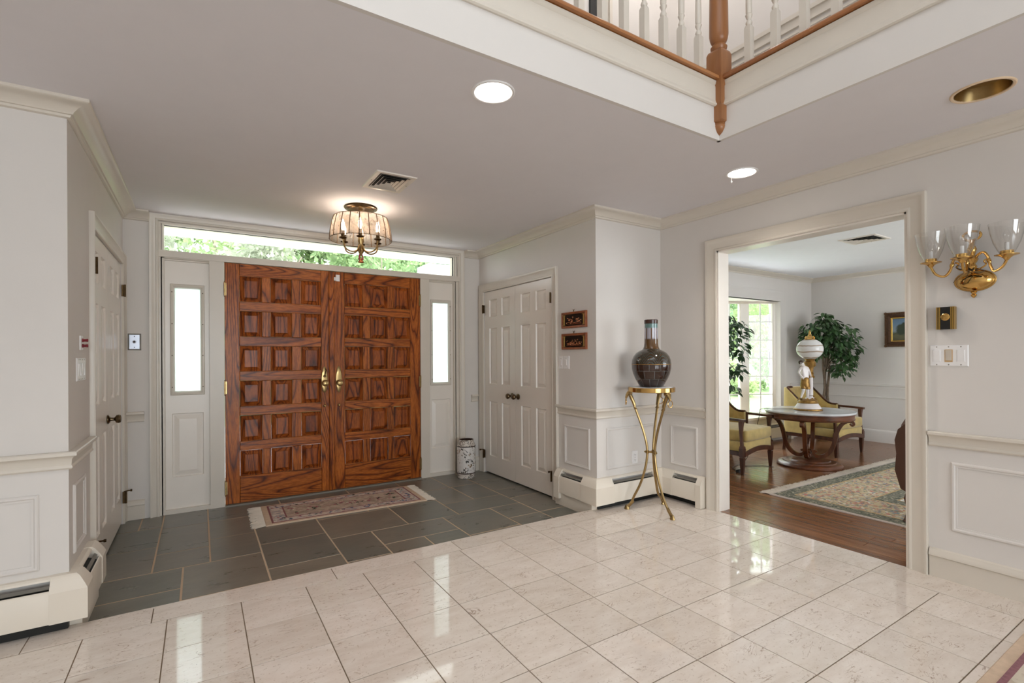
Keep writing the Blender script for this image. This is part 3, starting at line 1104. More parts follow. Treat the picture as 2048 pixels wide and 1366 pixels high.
# ------------------------------------------------------------------ entry: frame, transom, sidelights, double oak doors
fy = on_y(YD)
w = MB()
w.sweep([(-.285, SL), (-.285, 2.375), (2.452, 2.375), (2.452, SL)],
        [(0, -.03), (0, .012), (.006, .018), (.016, .018), (.022, .012), (.042, .016), (.056, .024), (.064, .024), (.064, -.03)], fy)
entry = struct(w.build('trim_entry_casing', Tm), 'moulded casing around the whole front entry')
w = MB()
# mullion posts, transom bar, head and side frames
for a, b in ((.070, .181), (1.997, 2.099)):
    w.box(a, b, YD - .004, YD + .11, SL, 2.085)
w.box(-.285, 2.452, YD - .012, YD + .11, 2.082, 2.137)
w.box(-.285, -.250, YD + .004, YD + .11, SL, 2.375)
w.box(2.395, 2.452, YD + .004, YD + .11, SL, 2.375)
w.box(-.285, 2.452, YD + .004, YD + .11, 2.350, 2.375)
w.build('entry_frame', Tm, entry, smooth=False)
w = MB()
w.sweep([(-.285, 2.137), (-.285, 2.350 + .022), (2.452, 2.350 + .022), (2.452, 2.137)], [(0, 0), (0, .014), (-.012, .014), (-.018, .006), (-.018, 0)], fy)
w.sweep([(-.262, 2.137), (-.262, 2.362), (2.420, 2.362), (2.420, 2.137)], [(0, 0), (0, .008), (-.006, .008), (-.010, 0)], fy)
w.build('transom_stop', Tm, entry)
# transom window
w = MB()
w.box(-.250, 2.395, YD + .030, YD + .036, 2.137, 2.352)
tr = struct(w.build('window_1', M['glass'], smooth=False), 'long clear transom window above the oak doors')
w = MB()
w.box(-.250, 2.395, YD + .024, YD + .034, 2.346, 2.352)
w.box(2.388, 2.395, YD + .024, YD + .034, 2.137, 2.352)
w.build('glazing_gasket', M['matt_black'], tr, smooth=False)


def raised(mb, a0, a1, b0, b1, mapf, h0, step, field, hf):
    """a raised panel in a plane: sunk margin at h0, sloped to a proud field at hf"""
    r = []
    for d, h in ((0, h0), (step, h0), (field, hf)):
        r.append([mapf(a, b, h) for a, b in ((a0 + d, b0 + d), (a1 - d, b0 + d), (a1 - d, b1 - d), (a0 + d, b1 - d))])
    return mb.loft(r, True, False, True)


def holes_grid(mb, a0, a1, b0, b1, cuts, mapf, h, hb, back=True):
    """flat face with rectangular holes (cuts = list of (c0,c1,d0,d1)), sides of holes going back to hb"""
    A = sorted({a0, a1, *[c for q in cuts for c in q[:2]]})
    B = sorted({b0, b1, *[c for q in cuts for c in q[2:]]})
    for i in range(len(A) - 1):
        for j in range(len(B) - 1):
            ca, cb = (A[i] + A[i + 1]) / 2, (B[j] + B[j + 1]) / 2
            if any(q[0] < ca < q[1] and q[2] < cb < q[3] for q in cuts):
                continue
            mb.add([mapf(A[i], B[j], h), mapf(A[i + 1], B[j], h), mapf(A[i + 1], B[j + 1], h), mapf(A[i], B[j + 1], h)], [(0, 1, 2, 3)])
    e = 0.006
    for c0, c1, d0, d1 in cuts:
        p = [(c0, d0), (c1, d0), (c1, d1), (c0, d1)]
        q = [(c0 + e, d0 + e), (c1 - e, d0 + e), (c1 - e, d1 - e), (c0 + e, d1 - e)]
        mb.loft([[mapf(a, b, h) for a, b in p], [mapf(a, b, hb) for a, b in q]], True, False, False)
    p = [(a0, b0), (a1, b0), (a1, b1), (a0, b1)]
    mb.loft([[mapf(a, b, h) for a, b in p], [mapf(a, b, h - .035) for a, b in p]], True, False, back)


def sidelight(name, x0, x1, lab, lab2):
    cx = (x0 + x1) / 2
    f2 = on_y(YD + .034)
    g0, g1, gz0, gz1 = cx - .095, cx + .095, .958, 1.838
    p0, p1, pz0, pz1 = cx - .112, cx + .112, .240, .775
    mb = MB()
    holes_grid(mb, x0, x1, SL + .004, 2.058, [(g0, g1, gz0, gz1), (p0, p1, pz0, pz1)], f2, 0, -.012, False)
    root = struct(mb.build(name, M['door_paint'], smooth=False), lab)
    mb = MB()
    raised(mb, p0 + .006, p1 - .006, pz0 + .006, pz1 - .006, f2, -.012, .006, .044, -.002)
    mb.build('raised_panel', M['door_paint'], root, smooth=False)
    mb = MB()
    mb.sweep([(g0 - .028, gz0 - .030), (g0 - .028, gz1 + .030), (g1 + .028, gz1 + .030), (g1 + .028, gz0 - .030)],
             [(0, 0), (0, .005), (-.006, .012), (-.016, .014), (-.026, .008), (-.029, .0), (-.029, -.012)], f2, closed=True)
    mb.build('glazing_frame', Tm, root)
    mb = MB()
    for k in range(4):
        z = gz0 + (gz1 - gz0) * (k + .15) / 3.3
        for xx in (g0 - .014, g1 + .014):
            mb.lathe_axis([(.004, .0), (.004, .003), (.002, .004)], (xx, YD + .034 - .013, z), (0, -1, 0), 8)
    mb.build('glazing_screws', M['bronze'], root)
    mb = MB()
    mb.box(g0, g1, YD + .043, YD + .047, gz0, gz1)
    mb.build('obscure_pane', M['obscure'], root, smooth=False)
    mb = MB()
    mb.box(x0, x1, YD + .066, YD + .072, SL, gz0 - .01)
    mb.box(x0, x1, YD + .066, YD + .072, gz1 + .01, 2.06)
    mb.box(x0, g0 - .005, YD + .066, YD + .072, SL, 2.06)
    mb.box(g1 + .005, x1, YD + .066, YD + .072, SL, 2.06)
    mb.build('outer_skin', M['door_paint'], root, smooth=False)
    # stop moulding round the leaf and a sill
    mb = MB()
    mb.sweep([(x0, SL), (x0, 2.058), (x1, 2.058), (x1, SL)], [(.026, 0), (.026, .030), (.018, .030), (.012, .018), (.002, .014), (0, 0)], f2)
    mb.build('stop_moulding', Tm, root)
    mb = MB()
    mb.box(x0 - .01, x1 + .01, YD + .002, YD + .034, SL, SL + .035)
    mb.build('sidelight_sill', Tm, root, smooth=False)
    return root


sidelight('window_2', -.246, .069, 'sidelight with privacy glass left of the oak doors', 'left')
sidelight('window_3', 2.100, 2.392, 'sidelight with privacy glass right of the oak doors', 'right')

w = MB()
w.box(.181, 1.997, YD - .03, YD + .06, SL, SL + .012)
struct(w.build('trim_threshold', M['grey_frame'], smooth=False), 'thin sill under the oak doors')


def stick(name, x0, x1, z0, z1, y0, y1, mat, parent, c=.003):
    """one oak piece as its own small box with eased front edges; origin at its middle"""
    cx, cz = (x0 + x1) / 2, (z0 + z1) / 2
    mb = MB()
    hx, hz = (x1 - x0) / 2 - .0004, (z1 - z0) / 2 - .0004
    r = [[(-hx, y1, -hz), (hx, y1, -hz), (hx, y1, hz), (-hx, y1, hz)],
         [(-hx, y0 + c, -hz), (hx, y0 + c, -hz), (hx, y0 + c, hz), (-hx, y0 + c, hz)],
         [(-hx + c, y0, -hz + c), (hx - c, y0, -hz + c), (hx - c, y0, hz - c), (-hx + c, y0, hz - c)]]
    mb.loft(r)
    return mb.build(name, mat, parent, (cx, 0, cz), smooth=False)


def oak_door(name, x0, x1, cols, lab, hinge_x, hs):
    root = bpy.data.objects.new(name, None)
    C.objects.link(root)
    struct(root, lab)
    Yf, Yb = YD + .002, YD + .045
    zb, zt = SL + .014, 2.079
    pw, ph = .180, .228
    tops = [1.970 - .3110 * i for i in range(6)]
    cols = sorted(cols)
    c0, c1 = cols[0] - pw / 2, cols[-1] + pw / 2
    stick('stile', x0, c0, zb, zt, Yf, Yb, M['oak_z'], root)
    stick('stile', c1, x1, zb, zt, Yf, Yb, M['oak_z'], root)
    zs = [(tops[0], zt)] + [(tops[i + 1], tops[i] - ph) for i in range(5)] + [(zb, tops[5] - ph)]
    for z0, z1 in zs:
        stick('rail', c0, c1, z0, z1, Yf, Yb, M['oak_x'], root)
    for t in tops:
        for a, b in zip(cols[:-1], cols[1:]):
            stick('mullion', a + pw / 2, b - pw / 2, t - ph, t, Yf, Yb, M['oak_z'], root)
        for cx in cols:
            cz = t - ph / 2
            hx, hz = pw / 2, ph / 2
            mb = MB()
            r = []
            for d, y in ((0.0, Yf + .004), (.005, Yf + .014), (.009, Yf + .016), (.034, Yf + .005), (.036, Yf + .001), (.040, Yf - .0005)):
                r.append([(-hx + d, y, -hz + d), (hx - d, y, -hz + d), (hx - d, y, hz - d), (-hx + d, y, hz - d)])
            mb.loft(r, True, False, True)
            mb.build('panel', M['oak_panel'], root, (cx, 0, cz), smooth=False)
    # hinges
    for z in (1.845, .98, .10):
        mb = MB()
        mb.box(hinge_x - .014, hinge_x + .014, Yf - .004, Yf + .002, z - .055, z + .055)
        mb.lathe([(.007, -.058), (.007, .058)], hinge_x, Yf - .006, z, 10)
        mb.lathe([(.002, .058), (.006, .062), (.003, .070)], hinge_x, Yf - .006, z, 8)
        mb.lathe([(.003, -.070), (.006, -.062), (.002, -.058)], hinge_x, Yf - .006, z, 8)
        mb.build('hinge', M['brass_old'], root)
    # handle set
    hx = hs
    mb = MB()
    n = 28
    rings = []
    for s, y in ((1.0, 0), (1.0, .004), (.86, .009), (.5, .010)):
        rings.append([(hx + .030 * s * math.cos(2 * math.pi * k / n), Yf - y, 1.028 + .127 * s * math.sin(2 * math.pi * k / n)) for k in range(n)])
    mb.loft(rings)
    plate = mb.build('handle_plate', M['brass_old'], root)
    mb = MB()
    mb.lathe_axis([(.022, .008), (.016, .016), (.011, .030), (.014, .036), (.026, .046), (.031, .058), (.026, .070), (.010, .076)], (hx, Yf, .995), (0, -1, 0), 20)
    mb.build('handle_knob', M['brass_old'], plate)
    mb = MB()
    if hinge_x < hx:
        mb.lathe_axis([(.013, .008), (.013, .018), (.008, .024)], (hx, Yf, 1.062), (0, -1, 0), 14)
        mb.tube([(hx + .002, Yf - .016, 1.07), (hx + .006, Yf - .018, 1.095), (hx + .014, Yf - .016, 1.118), (hx + .008, Yf - .014, 1.135)], [.004, .005, .004, .003], 8)
        mb.build('thumb_turn', M['bronze'], plate)
    else:
        mb.lathe_axis([(.004, .008), (.004, .012)], (hx, Yf, 1.138), (0, -1, 0), 10)
        mb.build('plate_screw', M['bronze'], plate)
    mb = MB()
    mb.lathe_axis([(.013, 0), (.013, .006), (.008, .012), (.011, .020), (.006, .026)], (hx, Yf, .777), (0, -1, 0), 14)
    mb.build('bolt_knob', M['brass_old'], root)
    return root


d1 = oak_door('door_1', .183, 1.058, [.387, .637, .896], 'left leaf of the front doors, oak with thumb turn above its knob', .183, 1.014)
d2 = oak_door('door_2', 1.106, 1.995, [1.296, 1.547, 1.792], 'right leaf of the front doors, oak with plain oval handle plate', 1.995, 1.148)
stick('astragal', 1.056, 1.108, SL + .014, 2.079, YD - .010, YD + .045, M['oak_z'], d2, .006)
# door contact on the right leaf
t = thing('door_contact', 'small white alarm contact at the top of the oak doors', 'alarm sensor', (1.135, YD + .002, 2.035))
mb = MB()
mb.box(-.012, .022, -.020, 0, -.05, .012)
mb.build('magnet_case', M['white_plastic'], t, smooth=False)
mb = MB()
mb.box(-.030, -.013, -.016, 0, -.045, -.012)
mb.build('switch_case', M['white_plastic'], t, smooth=False)


# ------------------------------------------------------------------ closet doors (six raised panels each)
def closet_leaf(name, mapf, ax, sgn, a0, a1, meet, zb, zt, lab, knob=True):
    """leaf from a0 to a1 (meet = the edge that meets its pair) in a plane map; ax 0/1 world axis along the wall"""
    root = bpy.data.objects.new(name, None)
    C.objects.link(root)
    struct(root, lab)
    st, mu = .105, .095
    W = abs(a1 - a0)
    pw = (W - 2 * st - mu) / 2
    lo = min(a0, a1)
    rows = [(1.685, 1.872), (.945, 1.560), (.150, .750)]
    dz = zt - 1.966
    cuts = []
    for z0, z1 in rows:
        for c in (lo + st, lo + st + pw + mu):
            cuts.append((c, c + pw, z0 + dz, z1 + dz))
    mb = MB()
    holes_grid(mb, lo + .0015, lo + W - .0015, zb, zt, cuts, mapf, -.006, -.020)
    mb.build('leaf_frame', M['door_paint'], root, smooth=False)
    for q in cuts:
        mb = MB()
        raised(mb, q[0] + .006, q[1] - .006, q[2] + .006, q[3] - .006, mapf, -.020, .004, .036, -.009)
        mb.build('panel', M['door_paint'], root, smooth=False)
    far = a0 if abs(a1 - meet) < abs(a0 - meet) else a1
    for z in (1.775, .15):
        mb = MB()
        p = mapf(far, z, 0)
        q = mapf(far, z, .021)
        n = Vector(q) - Vector(p)
        e = .010
        b = [mapf(far - e, z - .045, .001), mapf(far + e, z + .045, .015)]
        lo3 = [min(b[0][i], b[1][i]) for i in range(3)]
        hi3 = [max(b[0][i], b[1][i]) for i in range(3)]
        mb.box(lo3[0], hi3[0], lo3[1], hi3[1], lo3[2], hi3[2])
        mb.lathe([(.0075, -.048), (.0075, .048)], q[0], q[1], z, 10)
        mb.build('hinge', M['bronze'], root)
        if z < .5:
            s2 = 1 if far < meet else -1
            mb = MB()
            mb.tube([mapf(far, z + .045, .010), mapf(far - s2 * .010, z + .047, .030), mapf(far - s2 * .012, z + .047, .050)], .005, 8)
            mb.lathe_axis([(.009, 0), (.009, .012)], mapf(far - s2 * .012, z + .047, .048), tuple(Vector(mapf(0, 0, 1)) - Vector(mapf(0, 0, 0))), 10)
            mb.build('door_stop', M['bronze'], root)
    if knob:
        ka = meet + (.055 if far > meet else -.055)
        n = tuple(Vector(mapf(0, 0, 1)) - Vector(mapf(0, 0, 0)))
        mb = MB()
        mb.lathe_axis([(.030, -.004), (.030, .002), (.024, .007), (.012, .012), (.010, .030), (.016, .036), (.026, .042), (.029, .056), (.024, .066), (.014, .069)],
                      mapf(ka, .835, 0), n, 18)
        mb.build('door_knob', M['knob'], root)
    return root


zb = SL + .018
mid = (CY0 + CY1) / 2
closet_leaf('door_3', mx_c, 1, -1, CY0 + .004, mid, mid, zb, CZ - .004, 'near leaf of the right closet doors, hinged beside the two plaques')
closet_leaf('door_4', mx_c, 1, -1, mid, CY1 - .004, mid, zb, CZ - .004, 'far leaf of the right closet doors behind the umbrella stand')
mid2 = (LC0 + LC1) / 2
ml = on_x(XL, 1)
closet_leaf('door_5', ml, 1, 1, LC0 + .004, mid2, mid2, zb, LCZ - .004, 'near leaf of the left closet doors by the heater end')
closet_leaf('door_6', ml, 1, 1, mid2, LC1 - .004, mid2, zb, LCZ - .004, 'far leaf of the left closet doors by the steel key plate', False)

# ------------------------------------------------------------------ balustrade
t = thing('balustrade', 'white turned balusters with oak newel post and nosing around the stairwell', 'railing', (WELLX, WELLY, FL2))
mb = MB()
nz = [(.034, .0), (.034, .010), (.030, .020), (.020, .028), (-.05, .028), (-.05, 0)]
mb.sweep([(0, 0), (-5.4, 0)], [(d, h - .004) for d, h in nz], mh)
plab(mb.build('nosing', M['nosing_x'], t), 'oak floor nosing over the entry side')
mb = MB()
mb.sweep([(0, -5.1), (0, 0)], [(d, h - .004) for d, h in nz], mh)
plab(mb.build('nosing', M['nosing_y'], t), 'oak floor nosing over the living room side')
mb = MB()
h = .046
mb.loft([[(sx * k, sy * k, z) for sx, sy in ((-1, -1), (1, -1), (1, 1), (-1, 1))] for k, z in
         ((.030, -.235), (.046, -.225), (.046, -.145), (.038, -.135), (.038, -.035), (.046, -.022), (.046, .150), (.040, .168), (.030, .176))])
mb.lathe([(.002, -.292), (.020, -.280), (.032, -.262), (.036, -.248), (.034, -.240), (.038, -.236), (.030, -.228)], seg=20)
mb.lathe([(.034, .170), (.042, .184), (.044, .194), (.036, .202), (.030, .212), (.040, .222), (.046, .238), (.050, .262), (.049, .40), (.046, .60), (.040, .80), (.036, .95)], seg=24)
mb.build('newel_post', M['newel'], t)
bal = MB()
q = .0175
bal.loft([[(sx * k, sy * k, z) for sx, sy in ((-1, -1), (1, -1), (1, 1), (-1, 1))] for k, z in ((q, .02), (q, .235), (q * .7, .248))])
bal.lathe([(.012, .244), (.015, .252), (.017, .262), (.014, .270), (.010, .278), (.013, .290), (.017, .298), (.018, .304), (.013, .310), (.0155, .318), (.016, .36),
           (.0145, .55), (.011, .75), (.012, .82), (.016, .84)], seg=14)
me_b = None
for dx, dy in [(-.115 - .1415 * i, .045) for i in range(13)] + [(.045, -.150 - .143 * i) for i in range(10)]:
    if me_b is None:
        o = bal.build('baluster', Tm, t, (dx, dy, 0))
        me_b = o.data
    else:
        o = link('baluster', me_b, t, (dx, dy, 0))
mb = MB()
mb.box(-5.4, 0, .02, .07, .86, .91)
mb.box(.02, .07, -5.1, 0, .86, .91)
mb.build('handrail', M['newel'], t)


# ------------------------------------------------------------------ baseboard heaters
HOOD = [(0, .248), (.022, .248), (.032, .240), (.034, .232), (.031, .231), (.022, .241), (0, .241)]
FRONT = [(.063, .198), (.068, .196), (.074, .184), (.074, .052), (.060, .046), (.060, .052), (.069, .056), (.069, .182), (.063, .192)]
FULL = [(0, .2485), (.030, .2485), (.043, .239), (.0655, .2055), (.0755, .186), (.0755, .050), (.060, .044), (0, .044)]
DAMP = [(.044, .214), (.056, .203), (.057, .205), (.045, .216)]
FIN = [(.004, .06), (.056, .06), (.056, .178), (.040, .190), (.004, .200)]
TOE = [(0, .0), (.012, .0), (.012, .046), (0, .046)]


def heater_run(t, path, full=True):
    for nm, prof, mt in (('hood', HOOD, 'heater'), ('front_cover', FRONT, 'heater'), ('damper', DAMP, 'damper'), ('heating_element', FIN, 'fin')):
        mb = MB()
        mb.sweep(path, prof, mh)
        mb.build(nm, M[mt], t)


def heater_cap(t, path, nm, grow=0.0):
    mb = MB()
    mb.sweep(path, [(d + (grow if d > 0 else 0), z + (grow if z > .1 else 0)) for d, z in FULL], mh)
    return mb.build(nm, M['heater'], t, ang=25)


t = thing('baseboard_heater', 'cream baseboard heater wrapping the corner behind the brass pedestal', 'heater', (0, 0, 0))
ix, iy = XR, YS
heater_run(t, [(ix, 2.60), (ix, iy - .16)])
heater_run(t, [(ix - .16, iy), (XC + .10, iy)])
heater_run(t, [(XC, iy + .10), (XC, 3.44)])
heater_cap(t, [(ix, iy - .17), (ix, iy), (ix - .17, iy)], 'inside_corner_cover', .0015)
heater_cap(t, [(XC + .12, iy), (XC, iy), (XC, iy + .12)], 'outside_corner_cover', .0015)
mb = MB()
mb.sweep([(XC, 3.43), (XC, 3.505)], [(d + .002 if d > 0 else d, z + .002 if z > .1 else .002) for d, z in FULL], mh)
mb.build('end_cap', M['heater'], t, ang=25)
mb = MB()
mb.sweep([(ix, 2.562), (ix, 2.612)], [(d + .002 if d > 0 else d, z + .002 if z > .1 else .002) for d, z in FULL], mh)
mb.build('end_cap', M['heater'], t, ang=25)
mb = MB()
mb.sweep([(ix, 2.61), (ix, iy), (XC, iy)], TOE, mh)
mb.build('toe_strip', M['fin'], t)
mb = MB()
mb.sweep([(XC, iy + .005), (XC, 3.51)], [(0, SL), (.052, SL), (.052, .044), (0, .044)], mh)
plab(mb.build('kick_board', M['heater'], t, smooth=False), 'cream kick board reaching down to the slate')

t = thing('baseboard_heater', 'cream baseboard heater turning the corner in the left foreground', 'heater', (0, 0, 0))
heater_run(t, [(XL - .052, YL), (-3.0, YL)])
heater_run(t, [(XL, 3.42), (XL, YL + .055)])
heater_cap(t, [(XL, YL + .06), (XL, YL), (XL - .057, YL)], 'outside_corner_cover', .0015)
mb = MB()
mb.sweep([(XL, 3.50), (XL, 3.385)], [(d + .002 if d > 0 else d, z + .002 if z > .1 else z) for d, z in FULL], mh)
mb.build('end_cap', M['heater'], t, ang=25)
mb = MB()
mb.sweep([(XL, YL), (-3.0, YL)], [(0, 0), (.03, 0), (.03, .046), (0, .046)], mh)
mb.build('toe_strip', M['fin'], t)
mb = MB()
mb.sweep([(XL, 3.50), (XL, YL + .005)], [(0, SL), (.045, SL), (.045, .044), (0, .044)], mh)
plab(mb.build('kick_board', M['heater'], t, smooth=False), 'cream kick board reaching down to the slate')

# ------------------------------------------------------------------ ceiling fixtures
HX, HY = 1.085, 3.96
t = thing('ceiling_fixture', 'flush ceiling light with pleated glass shade and six candle arms by the front door', 'ceiling light', (HX, HY, ZC))
mb = MB()
mb.lathe([(.02, 0), (.125, 0), (.128, -.006), (.124, -.014), (.108, -.018), (.100, -.026), (.05, -.030), (.03, -.036)], seg=36)
mb.build('canopy', M['bronze'], t)
mb = MB()
mb.lathe([(.012, -.03), (.016, -.06), (.010, -.08), (.010, -.20), (.018, -.23), (.024, -.27), (.014, -.30), (.020, -.335), (.024, -.350), (.012, -.372), (.004, -.385)], seg=16)
mb.build('stem', M['brass_old'], t)
NS = 20
zt_, zb_, rt_, rb_ = -.088, -.262, .206, .238
for k in range(NS):
    a0, a1 = 2 * math.pi * k / NS, 2 * math.pi * (k + 1) / NS
    mb = MB()
    pr = []
    for i in range(5):
        f = i / 4
        r = rt_ + (rb_ - rt_) * f + .006 * math.sin(math.pi * f)
        z = zt_ + (zb_ - zt_) * f
        pr.append([(r * math.cos(a), r * math.sin(a), z) for a in (a0, (a0 + a1) / 2, a1)])
    for row in range(4):
        for c in range(2):
            mb.add([pr[row][c], pr[row][c + 1], pr[row + 1][c + 1], pr[row + 1][c]], [(0, 1, 2, 3)])
    if k == 0:
        sh = mb.build('shade_pane', M['shade'], t)
    else:
        mb.build('shade_pane', M['shade'], t)
mb = MB()
for k in range(NS):
    a = 2 * math.pi * k / NS
    mb.tube([((rt_ + (rb_ - rt_) * f + .006 * math.sin(math.pi * f)) * math.cos(a), (rt_ + (rb_ - rt_) * f + .006 * math.sin(math.pi * f)) * math.sin(a), zt_ + (zb_ - zt_) * f)
             for f in (0, .25, .5, .75, 1)],   .0040, 6)
for r, z in ((rt_, zt_), (rb_, zb_)):
    mb.tube([(r * math.cos(2 * math.pi * k / 48), r * math.sin(2 * math.pi * k / 48), z) for k in range(48)], .0026, 6, True)
mb.build('shade_cames', M['lead'], t)
mb = MB()
for k in range(3):
    a = 2 * math.pi * k / 3 + .4
    mb.tube([(.01 * math.cos(a), .01 * math.sin(a), -.075), (rt_ * math.cos(a), rt_ * math.sin(a), zt_)], .0025, 6)
mb.build('shade_spider', M['brass_old'], t)
for k in range(6):
    a = 2 * math.pi * k / 6 + .22
    ca, sa = math.cos(a), math.sin(a)
    mb = MB()
    mb.tube(smooth_path([(.014 * ca, .014 * sa, -.30), (.035 * ca, .035 * sa, -.345), (.085 * ca, .085 * sa, -.360), (.135 * ca, .135 * sa, -.335), (.150 * ca, .150 * sa, -.27)], 5), .0058, 8)
    arm = mb.build('arm', M['brass_old'], t)
    mb = MB()
    mb.lathe([(.006, -.275), (.026, -.268), (.029, -.262), (.022, -.258), (.012, -.256), (.015, -.240), (.016, -.226), (.013, -.218), (.019, -.214), (.013, -.208)], .150 * ca, .150 * sa, 0, 16)
    mb.build('candle_cup', M['bronze'], arm)
    mb = MB()
    mb.lathe([(.006, -.208), (.012, -.19), (.0145, -.170), (.012, -.150), (.006, -.132), (.002, -.122)], .150 * ca, .150 * sa, 0, 14)
    mb.build('lit_bulb', M['bulb_on'], arm)
mb = MB()
mb.lathe([(.034, -.10), (.030, -.20), (.034, -.22), (.016, -.25)], seg=18, cap=False)
plab(mb.build('crystal_sleeve', M['shade'], t), 'seeded glass sleeve round the stem')
mb = MB()
mb.lathe([(.002, -.395), (.006, -.402), (.008, -.41), (.020, -.432), (.023, -.438), (.018, -.440)], seg=16)
plab(mb.build('drop_finial', M['copper'], t), 'small bell shaped drop at the bottom')
mb = MB()
for dx in (-.008, .010):
    mb.bar([(dx * .4, .004, -.355), (dx, .008, -.375), (dx * 1.4, .004, -.395), (dx * 1.8, .010, -.415)], .012, .002, (1, 0, 0))
plab(mb.build('ribbon', M['red_ribbon'], t), 'red ribbon tied below the arms')
for k in range(6):
    a = 2 * math.pi * k / 6 + .22
    l = bpy.data.lights.new('candle_bulb_light', 'POINT')
    l.energy, l.color, l.shadow_soft_size = .36, (1.0, .80, .66), .007
    o = bpy.data.objects.new('candle_bulb_light', l)
    o.location = (.150 * math.cos(a), .150 * math.sin(a), -.113)
    o.parent = t
    C.objects.link(o)


def ceiling_vent(loc, sx, sy, label, rings=4):
    t = thing('ceiling_vent', label, 'air vent', loc)
    hx, hy = sx / 2, sy / 2

    def ring(x0, y0, x1, y1, za, zb):
        return ([(-x0, -y0, za), (x0, -y0, za), (x0, y0, za), (-x0, y0, za)], [(-x1, -y1, zb), (x1, -y1, zb), (x1, y1, zb), (-x1, y1, zb)])
    mb = MB()
    a = ring(hx, hy, hx - .004, hy - .004, 0, -.007)
    b = ring(hx - .032, hy - .032, hx - .036, hy - .036, -.007, -.001)
    mb.loft([a[0], a[1], b[0], b[1]], True, False, False)
    mb.build('frame', M['door_paint'], t, smooth=False)
    ix_, iy_ = hx - .036, hy - .036
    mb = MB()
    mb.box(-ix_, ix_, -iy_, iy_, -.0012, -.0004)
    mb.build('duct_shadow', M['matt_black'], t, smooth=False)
    for k in range(rings):
        f = 1 - k / rings
        x0, y0 = ix_ * f, iy_ * f
        x1, y1 = x0 - ix_ / rings * .52, y0 - iy_ / rings * .52
        mb = MB()
        a = ring(x0, y0, x1, y1, -.0105, -.0015)
        mb.loft([a[0], a[1]], True, False, False)
        mb.build('louver', Tm, t, smooth=False)
    for sx_ in (-1, 1):
        mb = MB()
        mb.lathe([(.004, -.0085), (.004, -.0065)], sx_ * (hx - .016), 0, 0, 8)
        mb.build('screw', M['grey_frame'], t)
    return t


ceiling_vent((1.092, 3.285, ZC), .272, .355, 'square four-way air vent near the pleated ceiling light')
ceiling_vent((5.80, 2.372, ZC), .36, .345, 'square air vent in the living room ceiling')


def downlight(loc, label, r, kind):
    t = thing('recessed_light', label, 'recessed light', loc)
    trim = M['white_plastic'] if kind != 'brass' else M['tan_ring']
    mb = MB()
    mb.lathe([(r, 0), (r, -.003), (r - .004, -.006), (r - .012, -.005), (r - .015, -.001)], seg=40, cap=False)
    mb.build('trim_ring', trim, t)
    mb = MB()
    ri = r - .014
    mb.lathe([(ri, -.003), (ri * .96, .02), (ri * .86, .05), (ri * .70, .056)], seg=36, cap=False)
    mb.lathe([(ri * .70, .056), (.004, .057)], seg=36, cap=False)
    mb.build('reflector', M['lamp_cup'] if kind != 'brass' else M['brass_old'], t)
    if kind != 'brass':
        mb = MB()
        mb.lathe([(.030, .054), (ri * .80, .040), (ri * .84, .028), (ri * .70, .014), (ri * .4, .006), (.003, .004)], seg=28)
        mb.build('lit_lamp', M['lamp_on'], t)
        l = bpy.data.lights.new('downlight_beam', 'SPOT')
        l.energy, l.color, l.spot_size, l.spot_blend, l.shadow_soft_size = 32, (1.0, .92, .82), R(125), 0.8, .05
        o = bpy.data.objects.new('downlight_beam', l)
        o.location = (0, 0, -.012)
        o.parent = t
        C.objects.link(o)
    if kind == 'chain':
        mb = MB()
        mb.tube([(-.06, .035, -.004), (-.060, .035, -.050)], .0012, 6)
        mb.lathe([(.002, -.052), (.005, -.058), (.005, -.064), (.002, -.068)], -.06, .035, 0, 10)
        mb.build('pull_chain', M['white_plastic'], t)
    return t


M['tan_ring'] = plain('tan_trim_ring', S(222, 196, 164), 0.4)
M['lamp_cup'] = plain('white_reflector', S(240, 236, 228), 0.25)
downlight((1.122, 1.925, ZC), 'lit recessed light over the middle of the marble floor', .098, 'white')
downlight((2.995, 1.925, ZC), 'lit recessed light with a tiny pull chain near the opening', .098, 'chain')
downlight((2.995, .752, ZC), 'unlit recessed light with brass reflector above the sconce', .112, 'brass')

# ------------------------------------------------------------------ brass wall sconce
t = thing('wall_sconce', 'polished brass three-arm wall sconce with clear glass hurricane shades', 'wall lamp', (XR, .907, 1.63))
mb = MB()
rings = []
n = 32
for s, d in ((1.0, 0.0), (1.0, .004), (.96, .008), (.90, .008), (.82, .020), (.62, .034), (.36, .042), (.1, .045)):
    rings.append([(-d, .086 * s * math.cos(2 * math.pi * k / n), .058 * s * math.sin(2 * math.pi * k / n)) for k in range(n)])
mb.loft(rings)
mb.build('backplate', M['brass'], t)
mb = MB()
mb.lathe([(.010, -.056), (.014, -.062), (.008, -.070), (.013, -.078), (.009, -.086), (.003, -.092)], -.018, 0, 0, 14)
mb.build('drop_finial', M['brass'], t)
mb = MB()
cx_ = -.045
mb.lathe([(.006, .040), (.016, .052), (.022, .070), (.014, .084), (.022, .096), (.027, .108), (.020, .122), (.012, .130), (.016, .145), (.020, .160), (.014, .178),
          (.010, .192), (.014, .200), (.008, .208)], cx_, 0, 0, 18)
mb.tube([(-.012, 0, .02), (-.03, 0, .04), (cx_, 0, .055)], .008, 8)
mb.build('body', M['brass'], t)
mb = MB()
mb.tube([(cx_, .036 * math.cos(2 * math.pi * k / 24), .232 + .024 * math.sin(2 * math.pi * k / 24)) for k in range(24)], .0062, 8, True)
mb.build('top_ring', M['brass'], t)
tips = [(-.100, .155, .108), (-.200, -.003, .098), (-.100, -.146, .100)]
